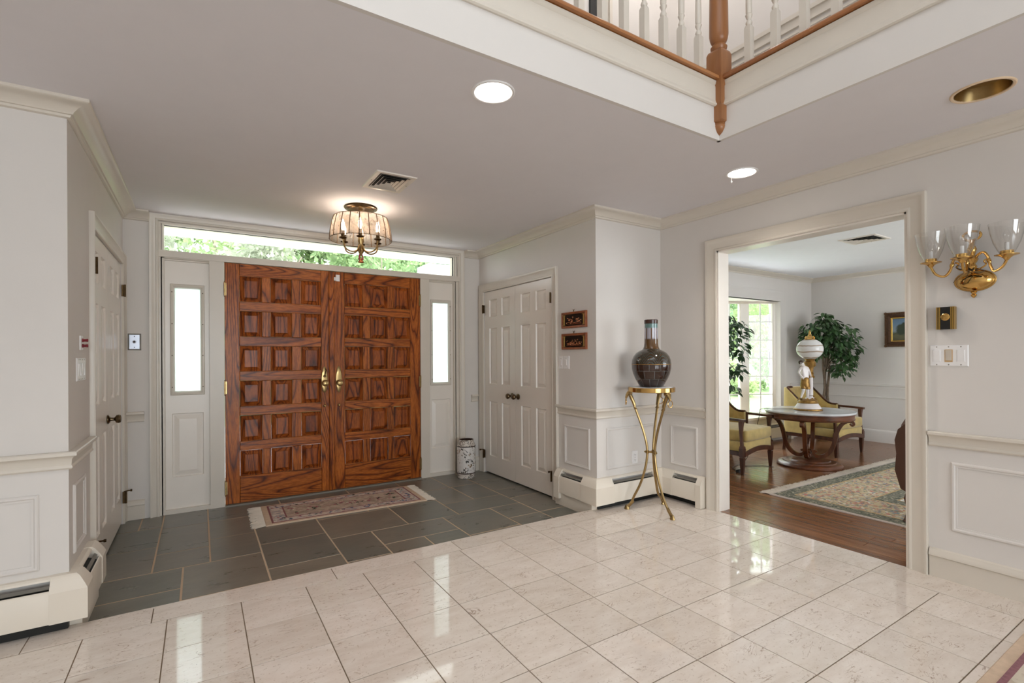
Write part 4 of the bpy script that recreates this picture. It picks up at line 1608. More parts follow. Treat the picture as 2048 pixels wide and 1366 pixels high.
for tx, ty, tz in tips:
    dx, dy = tx - cx_, ty
    L = math.hypot(dx, dy)
    ux, uy = dx / L, dy / L
    P = lambda s, z: (cx_ + ux * s, uy * s, z)
    mb = MB()
    mb.tube(smooth_path([P(.014, .105), P(.030, .128), P(.055, .135), P(.075, .105), P(.085, .060), P(L - .055, .030), P(L - .020, .045), P(L, tz - .022)], 5), .0062, 10)
    mb.lathe_axis([(.006, -.012), (.0095, -.004), (.0095, .006), (.006, .014)], P(.078, .088), (ux * .3, uy * .3, -1), 12)
    arm = mb.build('arm', M['brass'], t)
    mb = MB()
    mb.lathe([(.008, -.024), (.014, -.014), (.024, -.006), (.046, .000), (.047, .003), (.028, .004), (.026, .004), (.026, .022), (.022, .022), (.020, .006)], tx, ty, tz, 24)
    mb.build('bobeche', M['brass'], arm)
    mb = MB()
    mb.lathe([(.0085, .004), (.0085, .062), (.004, .064)], tx, ty, tz, 14)
    mb.build('candle_sleeve', M['candle'], arm)
    mb = MB()
    mb.lathe([(.005, .064), (.007, .072), (.0135, .090), (.0145, .102), (.010, .118), (.002, .130)], tx, ty, tz, 16)
    mb.build('clear_bulb', M['bulb_glass'], arm)
    mb = MB()
    mb.lathe([(.0245, .006), (.036, .030), (.049, .062), (.058, .098), (.064, .130), (.068, .160), (.0695, .160), (.0655, .130), (.0595, .098), (.0505, .062), (.0375, .030), (.026, .006)],
             tx, ty, tz, 28, cap=False)
    mb.build('hurricane_shade', M['hurricane'], arm)
for sy in (-1, 1):
    mb = MB()
    mb.tube(smooth_path([(cx_, sy * .010, .060), (cx_ - .01, sy * .035, .055), (cx_ - .01, sy * .058, .072), (cx_ - .01, sy * .050, .092), (cx_ - .008, sy * .066, .100)], 5), .0042, 8)
    mb.build('scroll', M['brass'], t)
mb = MB()
for pts in ([(-.062, .0, .05), (-.066, .03, .058), (-.066, .058, .07), (-.064, .05, .082), (-.063, .0, .052)], [(-.062, .0, .05), (-.068, -.03, .050), (-.066, -.055, .040), (-.064, -.03, .030), (-.062, 0, .048)],
            [(-.064, .004, .048), (-.070, .018, .010), (-.064, .030, -.020)], [(-.064, .006, .048), (-.060, .040, .030), (-.052, .075, -.005)]):
    mb.bar(smooth_path(pts, 4), .011, .0015, (1, .2, .3))
plab(mb.build('ribbon_bow', M['black_ribbon'], t), 'black and gold ribbon bow')

# ------------------------------------------------------------------ wall plates
t = thing('door_chime', 'black and gold box with round brass dial below the sconce', 'chime', (XR, 1.021, 1.438))
mb = MB()
mb.box(-.034, 0, -.036, .036, -.061, .061)
mb.build('case', M['black'], t, smooth=False)
for s in (-1, 1):
    for k in range(3):
        mb = MB()
        y = s * (.024 + k * .0065)
        mb.box(-.0365, -.002, y - .0018, y + .0018, -.0612, .0612)
        mb.build('gold_stripe', M['gold'], t, smooth=False)
mb = MB()
mb.lathe_axis([(.020, .034), (.020, .037), (.015, .040), (.016, .041), (.006, .043)], (0, 0, .006), (-1, 0, 0), 22)
mb.build('dial', M['brass'], t)


def plate(name, label, cat, org, ax, sgn, w_, h_, mat=None):
    """a cover plate on a wall; local a runs along the wall, b up, h into the room"""
    t = thing(name, label, cat, org)
    if ax == 'x':
        mf = lambda a, b, h: (sgn * h, a, b)
    else:
        mf = lambda a, b, h: (a, sgn * h, b)
    mb = MB()
    r = []
    for d, h in ((0, 0), (0, .003), (.004, .006)):
        r.append([mf(a, b, h) for a, b in ((-w_ / 2 + d, -h_ / 2 + d), (w_ / 2 - d, -h_ / 2 + d), (w_ / 2 - d, h_ / 2 - d), (-w_ / 2 + d, h_ / 2 - d))])
    mb.loft(r)
    mb.build('cover_plate', mat or M['white_plastic'], t, smooth=False)
    return t, mf


def block(mb, mf, a0, a1, b0, b1, h0, h1, c=.001):
    r = []
    for d, h in ((0, h0), (0, h1 - c), (c, h1)):
        r.append([mf(a, b, h) for a, b in ((a0 + d, b0 + d), (a1 - d, b0 + d), (a1 - d, b1 - d), (a0 + d, b1 - d))])
    return mb.loft(r)


def screws(t, mf, aa, bb):
    mb = MB()
    for a in aa:
        for b in bb:
            o = mf(a, b, .006)
            n = Vector(mf(0, 0, 1))
            mb.lathe_axis([(.0032, 0), (.0032, .0008), (.002, .0012)], o, n, 8)
    mb.build('plate_screws', M['grey_frame'], t)


t, mf = plate('switch_plate', 'white triple switch plate with tan fan control beside the opening', 'light switch', (XR, 1.016, 1.232), 'x', -1, .166, .116)
for a in (-.052, .052):
    mb = MB()
    block(mb, mf, a - .0175, a + .0175, -.034, .034, .005, .0072)
    mb.build('rocker_surround', M['white_plastic'], t, smooth=False)
    mb = MB()
    mb.loft([[mf(x, z, h) for x, z, h in ((a - .0145, -.030, .0068), (a + .0145, -.030, .0068), (a + .0145, .030, .0068), (a - .0145, .030, .0068))],
             [mf(x, z, h) for x, z, h in ((a - .0140, -.0295, .0078), (a + .0140, -.0295, .0078), (a + .0140, .0295, .0115), (a - .0140, .0295, .0115))]])
    mb.build('rocker', M['white_plastic'], t, smooth=False)
mb = MB()
block(mb, mf, -.0175, .0175, -.034, .034, .005, .0078)
mb.build('control_surround', M['tan_plastic'], t, smooth=False)
mb = MB()
block(mb, mf, -.0135, .0135, -.026, .031, .0075, .0105)
mb.build('control_key', M['beige_plastic'], t, smooth=False)
screws(t, mf, (-.052, 0, .052), (-.049, .049))

t, mf = plate('switch_plate', 'white double switch plate below the two plaques', 'light switch', (XC, 3.443, 1.187), 'x', -1, .150, .114)
for a in (-.037, .037):
    mb = MB()
    block(mb, mf, a - .024, a + .024, -.042, .042, .005, .0075)
    mb.build('rocker_surround', M['white_plastic'], t, smooth=False)
    mb = MB()
    block(mb, mf, a - .010, a + .010, -.024, .024, .0073, .0105)
    mb.build('rocker', M['white_plastic'], t, smooth=False)
    mb = MB()
    block(mb, mf, a - .009, a + .009, .032, .034, .0073, .0085, .0004)
    block(mb, mf, a - .009, a + .009, -.034, -.032, .0073, .0085, .0004)
    mb.build('dimmer_marks', M['grey_frame'], t, smooth=False)
mb = MB()
block(mb, mf, -.0008, .0008, -.056, .056, .0055, .0063, .0002)
mb.build('plate_seam', M['grey_frame'], t, smooth=False)

t, mf = plate('switch_plate', 'white wide switch plate beside the left closet casing', 'light switch', (XL, 3.325, 1.187), 'x', 1, .21, .116)
for k, a in enumerate((-.069, -.023, .023, .069)):
    mb = MB()
    block(mb, mf, a - .0165, a + .0165, -.034, .034, .005, .0072)
    mb.build('rocker_surround', M['white_plastic'], t, smooth=False)
    mb = MB()
    up = k % 2
    mb.loft([[mf(x, z, .0068) for x, z in ((a - .0135, -.030), (a + .0135, -.030), (a + .0135, .030), (a - .0135, .030))],
             [mf(a - .013, -.0295, .0075 + .002 * up), mf(a + .013, -.0295, .0075 + .002 * up), mf(a + .013, .0295, .0095 - .002 * up), mf(a - .013, .0295, .0095 - .002 * up)]])
    mb.build('rocker', M['white_plastic'], t, smooth=False)
screws(t, mf, (-.069, -.023, .023, .069), (-.049, .049))

t, mf = plate('alarm_button_plate', 'small white plate with two red push buttons above the wide switch plate', 'alarm button', (XL, 3.337, 1.322), 'x', 1, .062, .074)
for b in (-.014, .014):
    mb = MB()
    n = Vector(mf(0, 0, 1))
    mb.lathe_axis([(.010, .004), (.010, .010), (.007, .012), (.007, .022), (.009, .024), (.007, .030)], mf(0.006, b, 0), n, 14)
    mb.build('push_button', M['red_plastic'], t)

t, mf = plate('alarm_key_plate', 'steel key switch plate in grey frame left of the sidelight', 'alarm switch', (-.447, YD, 1.375), 'y', -1, .086, .134, M['grey_frame'])
mb = MB()
block(mb, mf, -.034, .034, -.058, .058, .005, .0085)
mb.build('steel_plate', M['steel'], t, smooth=False)
mb = MB()
n = Vector(mf(0, 0, 1))
mb.lathe_axis([(.012, .008), (.012, .012), (.009, .014)], mf(0, 0, 0), n, 16)
mb.build('key_barrel', M['steel'], t)
mb = MB()
mb.lathe_axis([(.006, .0135), (.006, .0148)], mf(0, 0, 0), n, 12)
for b in (.044, -.044):
    mb.lathe_axis([(.004, .008), (.004, .0095)], mf(0, b, 0), n, 8)
mb.build('key_slot', M['matt_black'], t)

t, mf = plate('wall_outlet', 'white duplex outlet low on the wall behind the pedestal', 'outlet', (3.144, YS, .372), 'y', -1, .070, .116)
for b in (-.022, .022):
    mb = MB()
    mb.loft([[mf(.0165 * math.cos(2 * math.pi * k / 18), b + .014 * math.sin(2 * math.pi * k / 18), h) for k in range(18)] for h in (.005, .0085)])
    rec = mb.build('receptacle', M['white_plastic'], t)
    mb = MB()
    block(mb, mf, -.0075, -.0050, b - .002, b + .007, .0080, .0090, .0002)
    block(mb, mf, .0050, .0075, b - .002, b + .006, .0080, .0090, .0002)
    block(mb, mf, -.002, .002, b - .010, b - .006, .0080, .0090, .0002)
    mb.build('slots', M['matt_black'], rec, smooth=False)
screws(t, mf, (0,), (0,))


# ------------------------------------------------------------------ two relief plaques
def plaque(z, lab, seed):
    t = thing('wall_plaque', lab, 'plaque', (XC, 3.295, z))
    mf = lambda a, b, h: (-h, a, b)
    W2, H2 = .165, .069
    mb = MB()
    mb.sweep([(-W2, -H2), (-W2, H2), (W2, H2), (W2, -H2)], [(0, 0), (0, .014), (-.004, .018), (-.018, .016), (-.020, .010), (-.020, 0)], mf, closed=True)
    mb.build('frame', M['cherry'], t, smooth=False)
    mb = MB()
    block(mb, mf, -W2 + .018, W2 - .018, -H2 + .018, H2 - .018, .001, .008)
    mb.build('backing', M['black'], t, smooth=False)
    rr = random.Random(seed)
    for s in (-1, 1):
        mb = MB()
        a = s * (W2 - .034)
        block(mb, mf, a - .012, a + .012, -.046, -.040, .008, .020)
        block(mb, mf, a - .013, a + .013, .038, .046, .008, .021)
        mb.loft([[mf(a + .008 * math.cos(math.pi * 2 * k / 12), b, .011 + .007 * math.sin(math.pi * 2 * k / 12)) for k in range(12)] for b in (-.041, .039)])
        mb.build('column', M['gold_paint'], t)
    # small cast figures in low relief above a ledge
    mb = MB()
    block(mb, mf, -.098, .098, -.037, -.033, .008, .013)
    cl = [-.062, .040] if seed == 5 else [-.070, -.020, .030, .070]
    for k in range(46):
        c_ = cl[k % len(cl)]
        a = max(-.098, min(.098, rr.gauss(c_, .026 if seed == 5 else .020)))
        b = -.028 + abs(rr.gauss(0, .020))
        if b > .030:
            b = rr.uniform(-.028, .02)
        rad = rr.uniform(.0028, .0062)
        mb.lathe_axis([(rad, -.001), (rad * .9, .003 + rad * .3), (rad * .4, .005 + rad * .5)], mf(a, b, .008), (-1, rr.uniform(-.3, .3), rr.uniform(-.3, .3)), 7)
    for k in range(12):
        a = rr.choice(cl) + rr.uniform(-.03, .03)
        b = rr.uniform(-.026, .006)
        mb.tube([mf(a, b, .012), mf(a + rr.uniform(-.012, .012), b + rr.uniform(.006, .016), .013)], .0018, 5)
    mb.build('relief_figures', M['copper'], t)
    mb = MB()
    mb.tube([mf(0, H2, .010), mf(0, H2 + .010, .010)], .004, 8)
    mb.tube([mf(0, H2 + .010, .010), mf(-.016, H2 + .026, .010), mf(0, H2 + .042, .010), mf(.016, H2 + .026, .010)], .0042, 8, True)
    mb.build('hanging_loop', M['bronze'], t)


plaque(1.553, 'upper of the two framed plaques with copper relief on black', 5)
plaque(1.368, 'lower of the two framed plaques, hung above the double switch plate', 9)

# ------------------------------------------------------------------ brass pedestal and vase
PX, PY, PZ = 3.035, 2.735, .995
t = thing('pedestal_stand', 'tall slim brass tripod pedestal with ram heads and hoof feet', 'pedestal', (PX, PY, 0))
mb = MB()
mb.lathe([(.150, PZ - .040), (.176, PZ - .040), (.182, PZ - .036), (.182, PZ - .006), (.178, PZ - .002), (.168, PZ - .002), (.168, PZ - .012)], seg=44, cap=False)
mb.build('top_band', M['brass'], t)
mb = MB()
mb.lathe([(.003, PZ - .012), (.170, PZ - .012), (.170, PZ - .004), (.165, PZ), (.003, PZ)], seg=44, cap=False)
mb.build('top_disc', M['table_marble'], t)
feet = [(2.921, 2.895), (3.272, 2.826), (3.017, 2.520)]
for k, (fx, fy_) in enumerate(feet):
    dx, dy = fx - PX, fy_ - PY
    L = math.hypot(dx, dy)
    ux, uy = dx / L, dy / L
    P = lambda s, z: (ux * s, uy * s, z)
    mb = MB()
    prof = [(.165, .925), (.142, .86), (.112, .78), (.070, .66), (.042, .55), (.034, .47), (.042, .39), (.062, .30), (.096, .20), (.140, .11), (L - .035, .055)]
    mb.tube(smooth_path([P(s, z) for s, z in prof], 4), .0098, 10)
    leg = mb.build('leg', M['brass_old'], t)
    mb = MB()
    mb.tube([P(.165, .925), P(.155, .900), P(.142, .872), P(.130, .84)], [.014, .0155, .0135, .0125], 10)
    mb.lathe_axis([(.012, -.006), (.016, 0), (.012, .006)], P(.126, .82), (ux * .4, uy * .4, -1), 12)
    # ram head with curled horns, holding a ring
    mb.tube([P(.150, .945), P(.172, .945), P(.190, .925), P(.200, .900)], [.017, .018, .014, .009], 10)
    for s in (-1, 1):
        c = []
        for q in range(14):
            a = R(100 - q * 32)
            rr_ = .016 - q * .0006
            c.append((ux * (.176 + rr_ * math.cos(a)) - uy * s * (.012 + q * .0009), uy * (.176 + rr_ * math.cos(a)) + ux * s * (.012 + q * .0009), .938 + rr_ * math.sin(a)))
        mb.tube(c, [.0055 - .0003 * q for q in range(14)], 6)
    mb.build('ram_head', M['brass_old'], leg)
    mb = MB()
    rc = P(.200, .872)
    mb.tube([(rc[0] - uy * .024 * math.cos(2 * math.pi * q / 24), rc[1] + ux * .024 * math.cos(2 * math.pi * q / 24), rc[2] + .026 * math.sin(2 * math.pi * q / 24)) for q in range(24)], .0030, 8, True)
    mb.build('ring', M['brass'], leg)
    mb = MB()
    mb.tube([P(L - .050, .075), P(L - .040, .060), P(L - .022, .038), P(L - .010, .026)], [.0105, .013, .012, .014], 10)
    a = 12
    mb.loft([[(ux * (L + .0 + .022 * s * math.cos(2 * math.pi * q / a)) - uy * .016 * s * math.sin(2 * math.pi * q / a),
               uy * (L + .0 + .022 * s * math.cos(2 * math.pi * q / a)) + ux * .016 * s * math.sin(2 * math.pi * q / a), z) for q in range(a)]
             for s, z in ((1.0, 0.0), (1.0, .006), (.8, .020), (.55, .034))])
    mb.build('hoof_foot', M['brass_old'], leg)
    mb = MB()
    mb.lathe_axis([(.010, -.014), (.015, -.010), (.015, -.003), (.012, 0), (.015, .003), (.015, .010), (.010, .014)], P(.035, .475), (0, 0, 1), 14)
    mb.lathe_axis([(.003, .0), (.007, .004), (.004, .012)], P(.046, .475), (ux, uy, 0), 10)
    mb.build('collar', M['brass_old'], leg)
mb = MB()
for k in range(3):
    dx, dy = feet[k][0] - PX, feet[k][1] - PY
    L = math.hypot(dx, dy)
    mb.bar([(0, 0, .475), (dx / L * .036, dy / L * .036, .475)], .016, .007, (0, 0, 1))
mb.build('brace', M['brass_old'], t)

VS = 1.0
t = thing('vase', 'large dark glazed bottle vase with pale blue neck on the brass pedestal', 'vase', (PX, PY, PZ))
mb = MB()
mb.lathe([(.085, 0), (.090, .004), (.106, .030), (.126, .065), (.143, .105), (.151, .145), (.1525, .176)], seg=44, cap=False)
mb.lathe([(.002, 0), (.085, 0)], seg=44, cap=False)
mb.build('body_lower', M['vase_lower'], t)
mb = MB()
mb.lathe([(.1530, .176), (.1535, .178), (.1530, .180)], seg=44, cap=False)
mb.build('waist_line', M['gold_paint'], t)
mb = MB()
mb.lathe([(.1525, .180), (.149, .212), (.138, .242), (.118, .268), (.092, .285), (.072, .293), (.063, .302)], seg=44, cap=False)
mb.build('shoulder', M['vase_shoulder'], t)
mb = MB()
mb.lathe([(.063, .302), (.057, .318), (.0535, .345), (.052, .40), (.0505, .45), (.050, .500)], seg=36, cap=False)
mb.build('neck', M['vase_neck'], t)
mb = MB()
mb.lathe([(.050, .500), (.0525, .502), (.0530, .528), (.050, .532), (.043, .532), (.042, .40)], seg=36, cap=False)
mb.build('rim', M['vase_rim'], t)

# ------------------------------------------------------------------ umbrella stand
t = thing('umbrella_stand', 'white porcelain umbrella stand painted with branches beside the closet doors', 'umbrella stand', (2.43, 4.79, SL))
mb = MB()
mb.lathe([(.003, 0), (.088, 0), (.092, .004), (.090, .030), (.097, .050)], seg=36, cap=False)
mb.build('foot', M['stand_band'], t)
mb = MB()
mb.lathe([(.097, .050), (.101, .053), (.101, .058), (.098, .061)], seg=36, cap=False)
mb.lathe([(.099, .335), (.1025, .338), (.1025, .343), (.099, .346)], seg=36, cap=False)
mb.build('brown_bands', M['hair'], t)
mb = MB()
mb.lathe([(.098, .060), (.100, .075), (.100, .320), (.099, .336)], seg=36, cap=False)
mb.build('body', M['stand_white'], t)
mb = MB()
mb.lathe([(.099, .345), (.096, .356), (.082, .384), (.081, .402), (.0835, .408), (.080, .410), (.076, .408)], seg=36, cap=False)
mb.build('shoulder', M['stand_band'], t)
mb = MB()
mb.lathe([(.076, .409), (.075, .39), (.090, .34), (.092, .06), (.003, .055)], seg=30, cap=False)
plab(mb.build('dark_inside', M['hair'], t), 'dark brown glazed inside')


# ------------------------------------------------------------------ rugs
def rug_top(name, x0, x1, y0, y1, z, mat, parent, c=.003):
    mb = MB()
    mb.cbox(x0, x1, y0, y1, 0, z, c)
    return mb.build(name, mat, parent, smooth=False)


def frame_top(name, x0, x1, y0, y1, wd, z0, z1, mat, parent):
    mb = MB()
    a = [(x0, y0), (x1, y0), (x1, y1), (x0, y1)]
    b = [(x0 + wd, y0 + wd), (x1 - wd, y0 + wd), (x1 - wd, y1 - wd), (x0 + wd, y1 - wd)]
    mb.loft([[(*p, z0) for p in a], [(*p, z1) for p in a], [(*p, z1) for p in b], [(*p, z0) for p in b]], True, False, False)
    return mb.build(name, mat, parent, smooth=False)


def fringe(name, p0, p1, out, length, n, parent, seed, z0=.006, th=.0016):
    rr = random.Random(seed)
    mb = MB()
    A, B, O = Vector((*p0, 0)), Vector((*p1, 0)), Vector((*out, 0)).normalized()
    side = (B - A).normalized()
    for k in range(n):
        f = (k + rr.random()) / n
        b = A.lerp(B, f)
        L = length * rr.uniform(.75, 1.08)
        d = (O + side * rr.uniform(-.35, .35)).normalized()
        p1_ = b + d * L * .5 + Vector((0, 0, z0 * .8 + rr.uniform(0, .003)))
        p2_ = b + (d + side * rr.uniform(-.3, .3)).normalized() * L + Vector((0, 0, .001 + rr.uniform(0, .002)))
        mb.tube([b + Vector((0, 0, z0)), p1_, p2_], [th, th * 1.1, th * .8], 4)
    return stuff(mb.build(name, M['fringe'], parent))


t = thing('runner_rug', 'faded floral runner rug with white fringes in front of the oak doors', 'rug', (1.085, 4.50, SL), R(-1.5))
hx, hy = .655, .285
rug_top('pile', -hx, hx, -hy, hy, .010, M['runner_edge'], t, .004)
frame_top('outer_line', -hx + .045, hx - .045, -hy + .03, hy - .03, .014, .009, .0112, M['runner_line'], t)
frame_top('border', -hx + .059, hx - .059, -hy + .044, hy - .044, .095, .009, .0115, M['runner_border'], t)
frame_top('inner_line', -hx + .154, hx - .154, -hy + .120, hy - .120, .012, .009, .0117, M['runner_line'], t)
mb = MB()
mb.box(-hx + .165, hx - .165, -hy + .131, hy - .131, .009, .0114)
mb.build('field', M['runner_field'], t, smooth=False)
rr = random.Random(12)


def rosette(mb, x, y, r, lobes, z, a0):
    n = lobes * 4
    mb.add([(x, y, z)] + [(x + r * (.72 + .28 * math.cos(lobes * 6.283 * q / n)) * math.cos(6.283 * q / n + a0), y + r * (.72 + .28 * math.cos(lobes * 6.283 * q / n)) * math.sin(6.283 * q / n + a0), z) for q in range(n)],
           [(0, q + 1, (q + 1) % n + 1) for q in range(n)])


fl_m = {k: plain('runner_' + k, S(*c), .95, var=.12, nscale=60) for k, c in
        (('rose_ink', (158, 96, 104)), ('leaf_ink', (62, 74, 58)), ('blue_ink', (84, 98, 128)), ('cream_ink', (214, 198, 178)))}
fl_b = {k: MB() for k in fl_m}
for cx_, cy_, n_, sx_, sy_ in ((0, 0, 26, .13, .075), (-.27, .0, 14, .08, .05), (.27, .0, 14, .08, .05), (-.42, .07, 6, .04, .03), (.42, -.07, 6, .04, .03), (-.42, -.08, 6, .04, .03), (.42, .08, 6, .04, .03)):
    for q in range(n_):
        k = rr.choice(('leaf_ink', 'leaf_ink', 'rose_ink', 'cream_ink', 'rose_ink'))
        rosette(fl_b[k], cx_ + rr.gauss(0, sx_ * .5), cy_ + rr.gauss(0, sy_ * .5), rr.uniform(.010, .022), rr.choice((3, 5, 5)), .0117 + .00008 * rr.randrange(9), rr.uniform(0, 6))
for q in range(120):
    f = rr.random() * 2 * (2 * hx + 2 * hy - .6)
    ex, ey, ins = hx - .1065, hy - .0915, .030
    if q % 4:
        x, y = rr.uniform(-ex, ex), rr.choice((-1, 1)) * ey + rr.uniform(-ins, ins)
    else:
        x, y = rr.choice((-1, 1)) * ex + rr.uniform(-ins, ins), rr.uniform(-ey, ey)
    k = rr.choice(('blue_ink', 'rose_ink', 'leaf_ink', 'blue_ink', 'cream_ink'))
    rosette(fl_b[k], x, y, rr.uniform(.008, .018), rr.choice((3, 5)), .0119 + .00008 * rr.randrange(9), rr.uniform(0, 6))
for k in fl_b:
    stuff(fl_b[k].build('woven_flowers', fl_m[k], t, smooth=False))
fringe('fringe', (-hx, -hy), (-hx, hy), (-1, 0), .098, 260, t, 1)
fringe('fringe', (hx, hy), (hx, -hy), (1, 0), .085, 260, t, 2)

t = thing('carved_rug', 'beige carved rug with rose border, its corner at the right foreground', 'rug', (3.30, .644, 0), 0)
rug_top('pile', -1.9, .22, -2.4, 0, .012, M['runner_edge'], t, .005)
frame_top('border_line', -1.86, .19, -2.36, -.045, .022, .011, .0145, M['rose_line'], t)
mb = MB()
mb.box(-1.84, .168, -2.34, -.067, .011, .0140)
mb.build('rose_pile', M['rose'], t, smooth=False)
rr = random.Random(4)
mb = MB()
for k in range(26):
    x, y = -1.0 + 1.15 * k / 25 + rr.uniform(-.02, .02), -.10 - rr.uniform(0, .10)
    n = 10
    ra, rb_, an = rr.uniform(.02, .045), rr.uniform(.012, .022), rr.uniform(0, 3)
    mb.loft([[(x + s * (ra * math.cos(6.283 * q / n) * math.cos(an) - rb_ * math.sin(6.283 * q / n) * math.sin(an)),
               y + s * (ra * math.cos(6.283 * q / n) * math.sin(an) + rb_ * math.sin(6.283 * q / n) * math.cos(an)), z) for q in range(n)]
             for s, z in ((1, .013), (.9, .019), (.4, .022))])
mb.build('carved_petals', plain('carved_petal', S(206, 196, 178), .95, var=.06, nscale=20), t)

# ------------------------------------------------------------------ living room: bow window
bowroot = struct(bpy.data.objects.new('window_4', None), 'white bow window with small panes in the living room')
C.objects.link(bowroot)
mb = MB()
mb.sweep([(BX0, .30), (BX0, BZ1), (BX1, BZ1), (BX1, .30)], [(d * 1.6, h) for d, h in CAS], on_y(LY1))
mb.build('casing', M['wall'], bowroot)
ang = [-30, -15, 0, 15, 30]
seg_l = 0.50
pts = [Vector((BX1, LY1 + .085))]
for a in reversed(ang):
    d = Vector((-math.cos(R(a)), math.sin(R(a))))
    pts.append(pts[-1] + d * seg_l)
# polygon of seat and head
poly = [(BX1, LY1)] + [tuple(p) for p in pts] + [(pts[-1].x, LY1)]
for nm, z0, z1 in (('seat_board', BZ0 - .03, BZ0), ('head_board', BZ1, BZ1 + .03)):
    mb = MB()
    mb.loft([[(x, y + (.05 if 0 < i < len(poly) - 1 else 0), z) for i, (x, y) in enumerate(poly)] for z in (z0, z1)])
    mb.build(nm, M['door_paint'], bowroot, smooth=False)
mb = MB()
mb.box(BX0 - .06, BX1 + .06, LY1 - .03, LY1 + .06, BZ0 - .025, BZ0 + .004)
mb.build('sill_nosing', M['door_paint'], bowroot, smooth=False)
mb = MB()
mb.sweep([(BX1 - .02, LY1 + .02), (pts[1].x, pts[1].y - .03), (pts[2].x, pts[2].y - .03), (pts[3].x, pts[3].y - .03), (pts[4].x, pts[4].y - .03), (pts[5].x + .02, LY1 + .02)],
         [(0, BZ1 - .035), (.012, BZ1 - .035), (.012, BZ1), (0, BZ1)], mh)
plab(mb.build('rolled_blind', M['fringe'], bowroot), 'rolled blind tucked under the window head')
for k in range(5):
    A, B = pts[k], pts[k + 1]
    d = (B - A).normalized()
    nrm = Vector((d.y, -d.x))        # toward the room
    if nrm.y > 0:
        nrm = -nrm
    mp = lambda a, b, h, A=A, d=d, nrm=nrm: (A.x + d.x * a + nrm.x * h, A.y + d.y * a + nrm.y * h, b)

    def pbox(mb, a0, a1, b0, b1, h0, h1):
        mb.loft([[mp(a, b, h) for a, b in ((a0, b0), (a1, b0), (a1, b1), (a0, b1))] for h in (h0, h1)])
    s0, s1 = .012, seg_l - .095
    mb = MB()
    pbox(mb, s1, seg_l + .02, BZ0, BZ1, -.045, .03)
    if k == 0:
        pbox(mb, -.02, s0, BZ0, BZ1, -.04, .02)
    mb.build('mullion_post', M['door_paint'], bowroot, smooth=False)
    mb = MB()
    pbox(mb, s0, s0 + .020, BZ0, BZ1, -.03, .012)
    pbox(mb, s1 - .020, s1, BZ0, BZ1, -.03, .012)
    pbox(mb, s0, s1, BZ0, BZ0 + .03, -.03, .012)
    pbox(mb, s0, s1, BZ1 - .03, BZ1, -.03, .012)
    sash = mb.build('sash', M['wood_sash'] if False else M['door_paint'], bowroot, smooth=False)
    mb = MB()
    am = (s0 + s1) / 2
    pbox(mb, am - .007, am + .007, BZ0 + .03, BZ1 - .03, -.014, .004)
    rows = 6
    for r_ in range(1, rows):
        z = BZ0 + .03 + (BZ1 - BZ0 - .06) * r_ / rows
        pbox(mb, s0 + .02, s1 - .02, z - .007, z + .007, -.013, .003)
    mb.build('muntins', M['white_plastic'], sash, smooth=False)
    for r_ in range(rows):
        for c_ in range(2):
            z0 = BZ0 + .03 + (BZ1 - BZ0 - .06) * r_ / rows
            z1 = z0 + (BZ1 - BZ0 - .06) / rows
            a0 = s0 + .02 if c_ == 0 else am
            a1 = am if c_ == 0 else s1 - .02
            mb = MB()
            pbox(mb, a0, a1, z0, z1, -.008, -.006)
            mb.build('pane', M['glass'], sash, smooth=False)
# heater under the window
t = thing('baseboard_heater', 'cream baseboard heater under the living room bow window', 'heater', (0, 0, 0))
heater_run(t, [(LX1 - .72, LY1), (5.0, LY1)])
mb = MB()
mb.sweep([(LX1 - .68, LY1), (LX1 - .74, LY1)], [(d + .002 if d > 0 else d, z + .002 if z > .1 else .002) for d, z in FULL], mh)
mb.build('end_cap', M['heater'], t, ang=25)


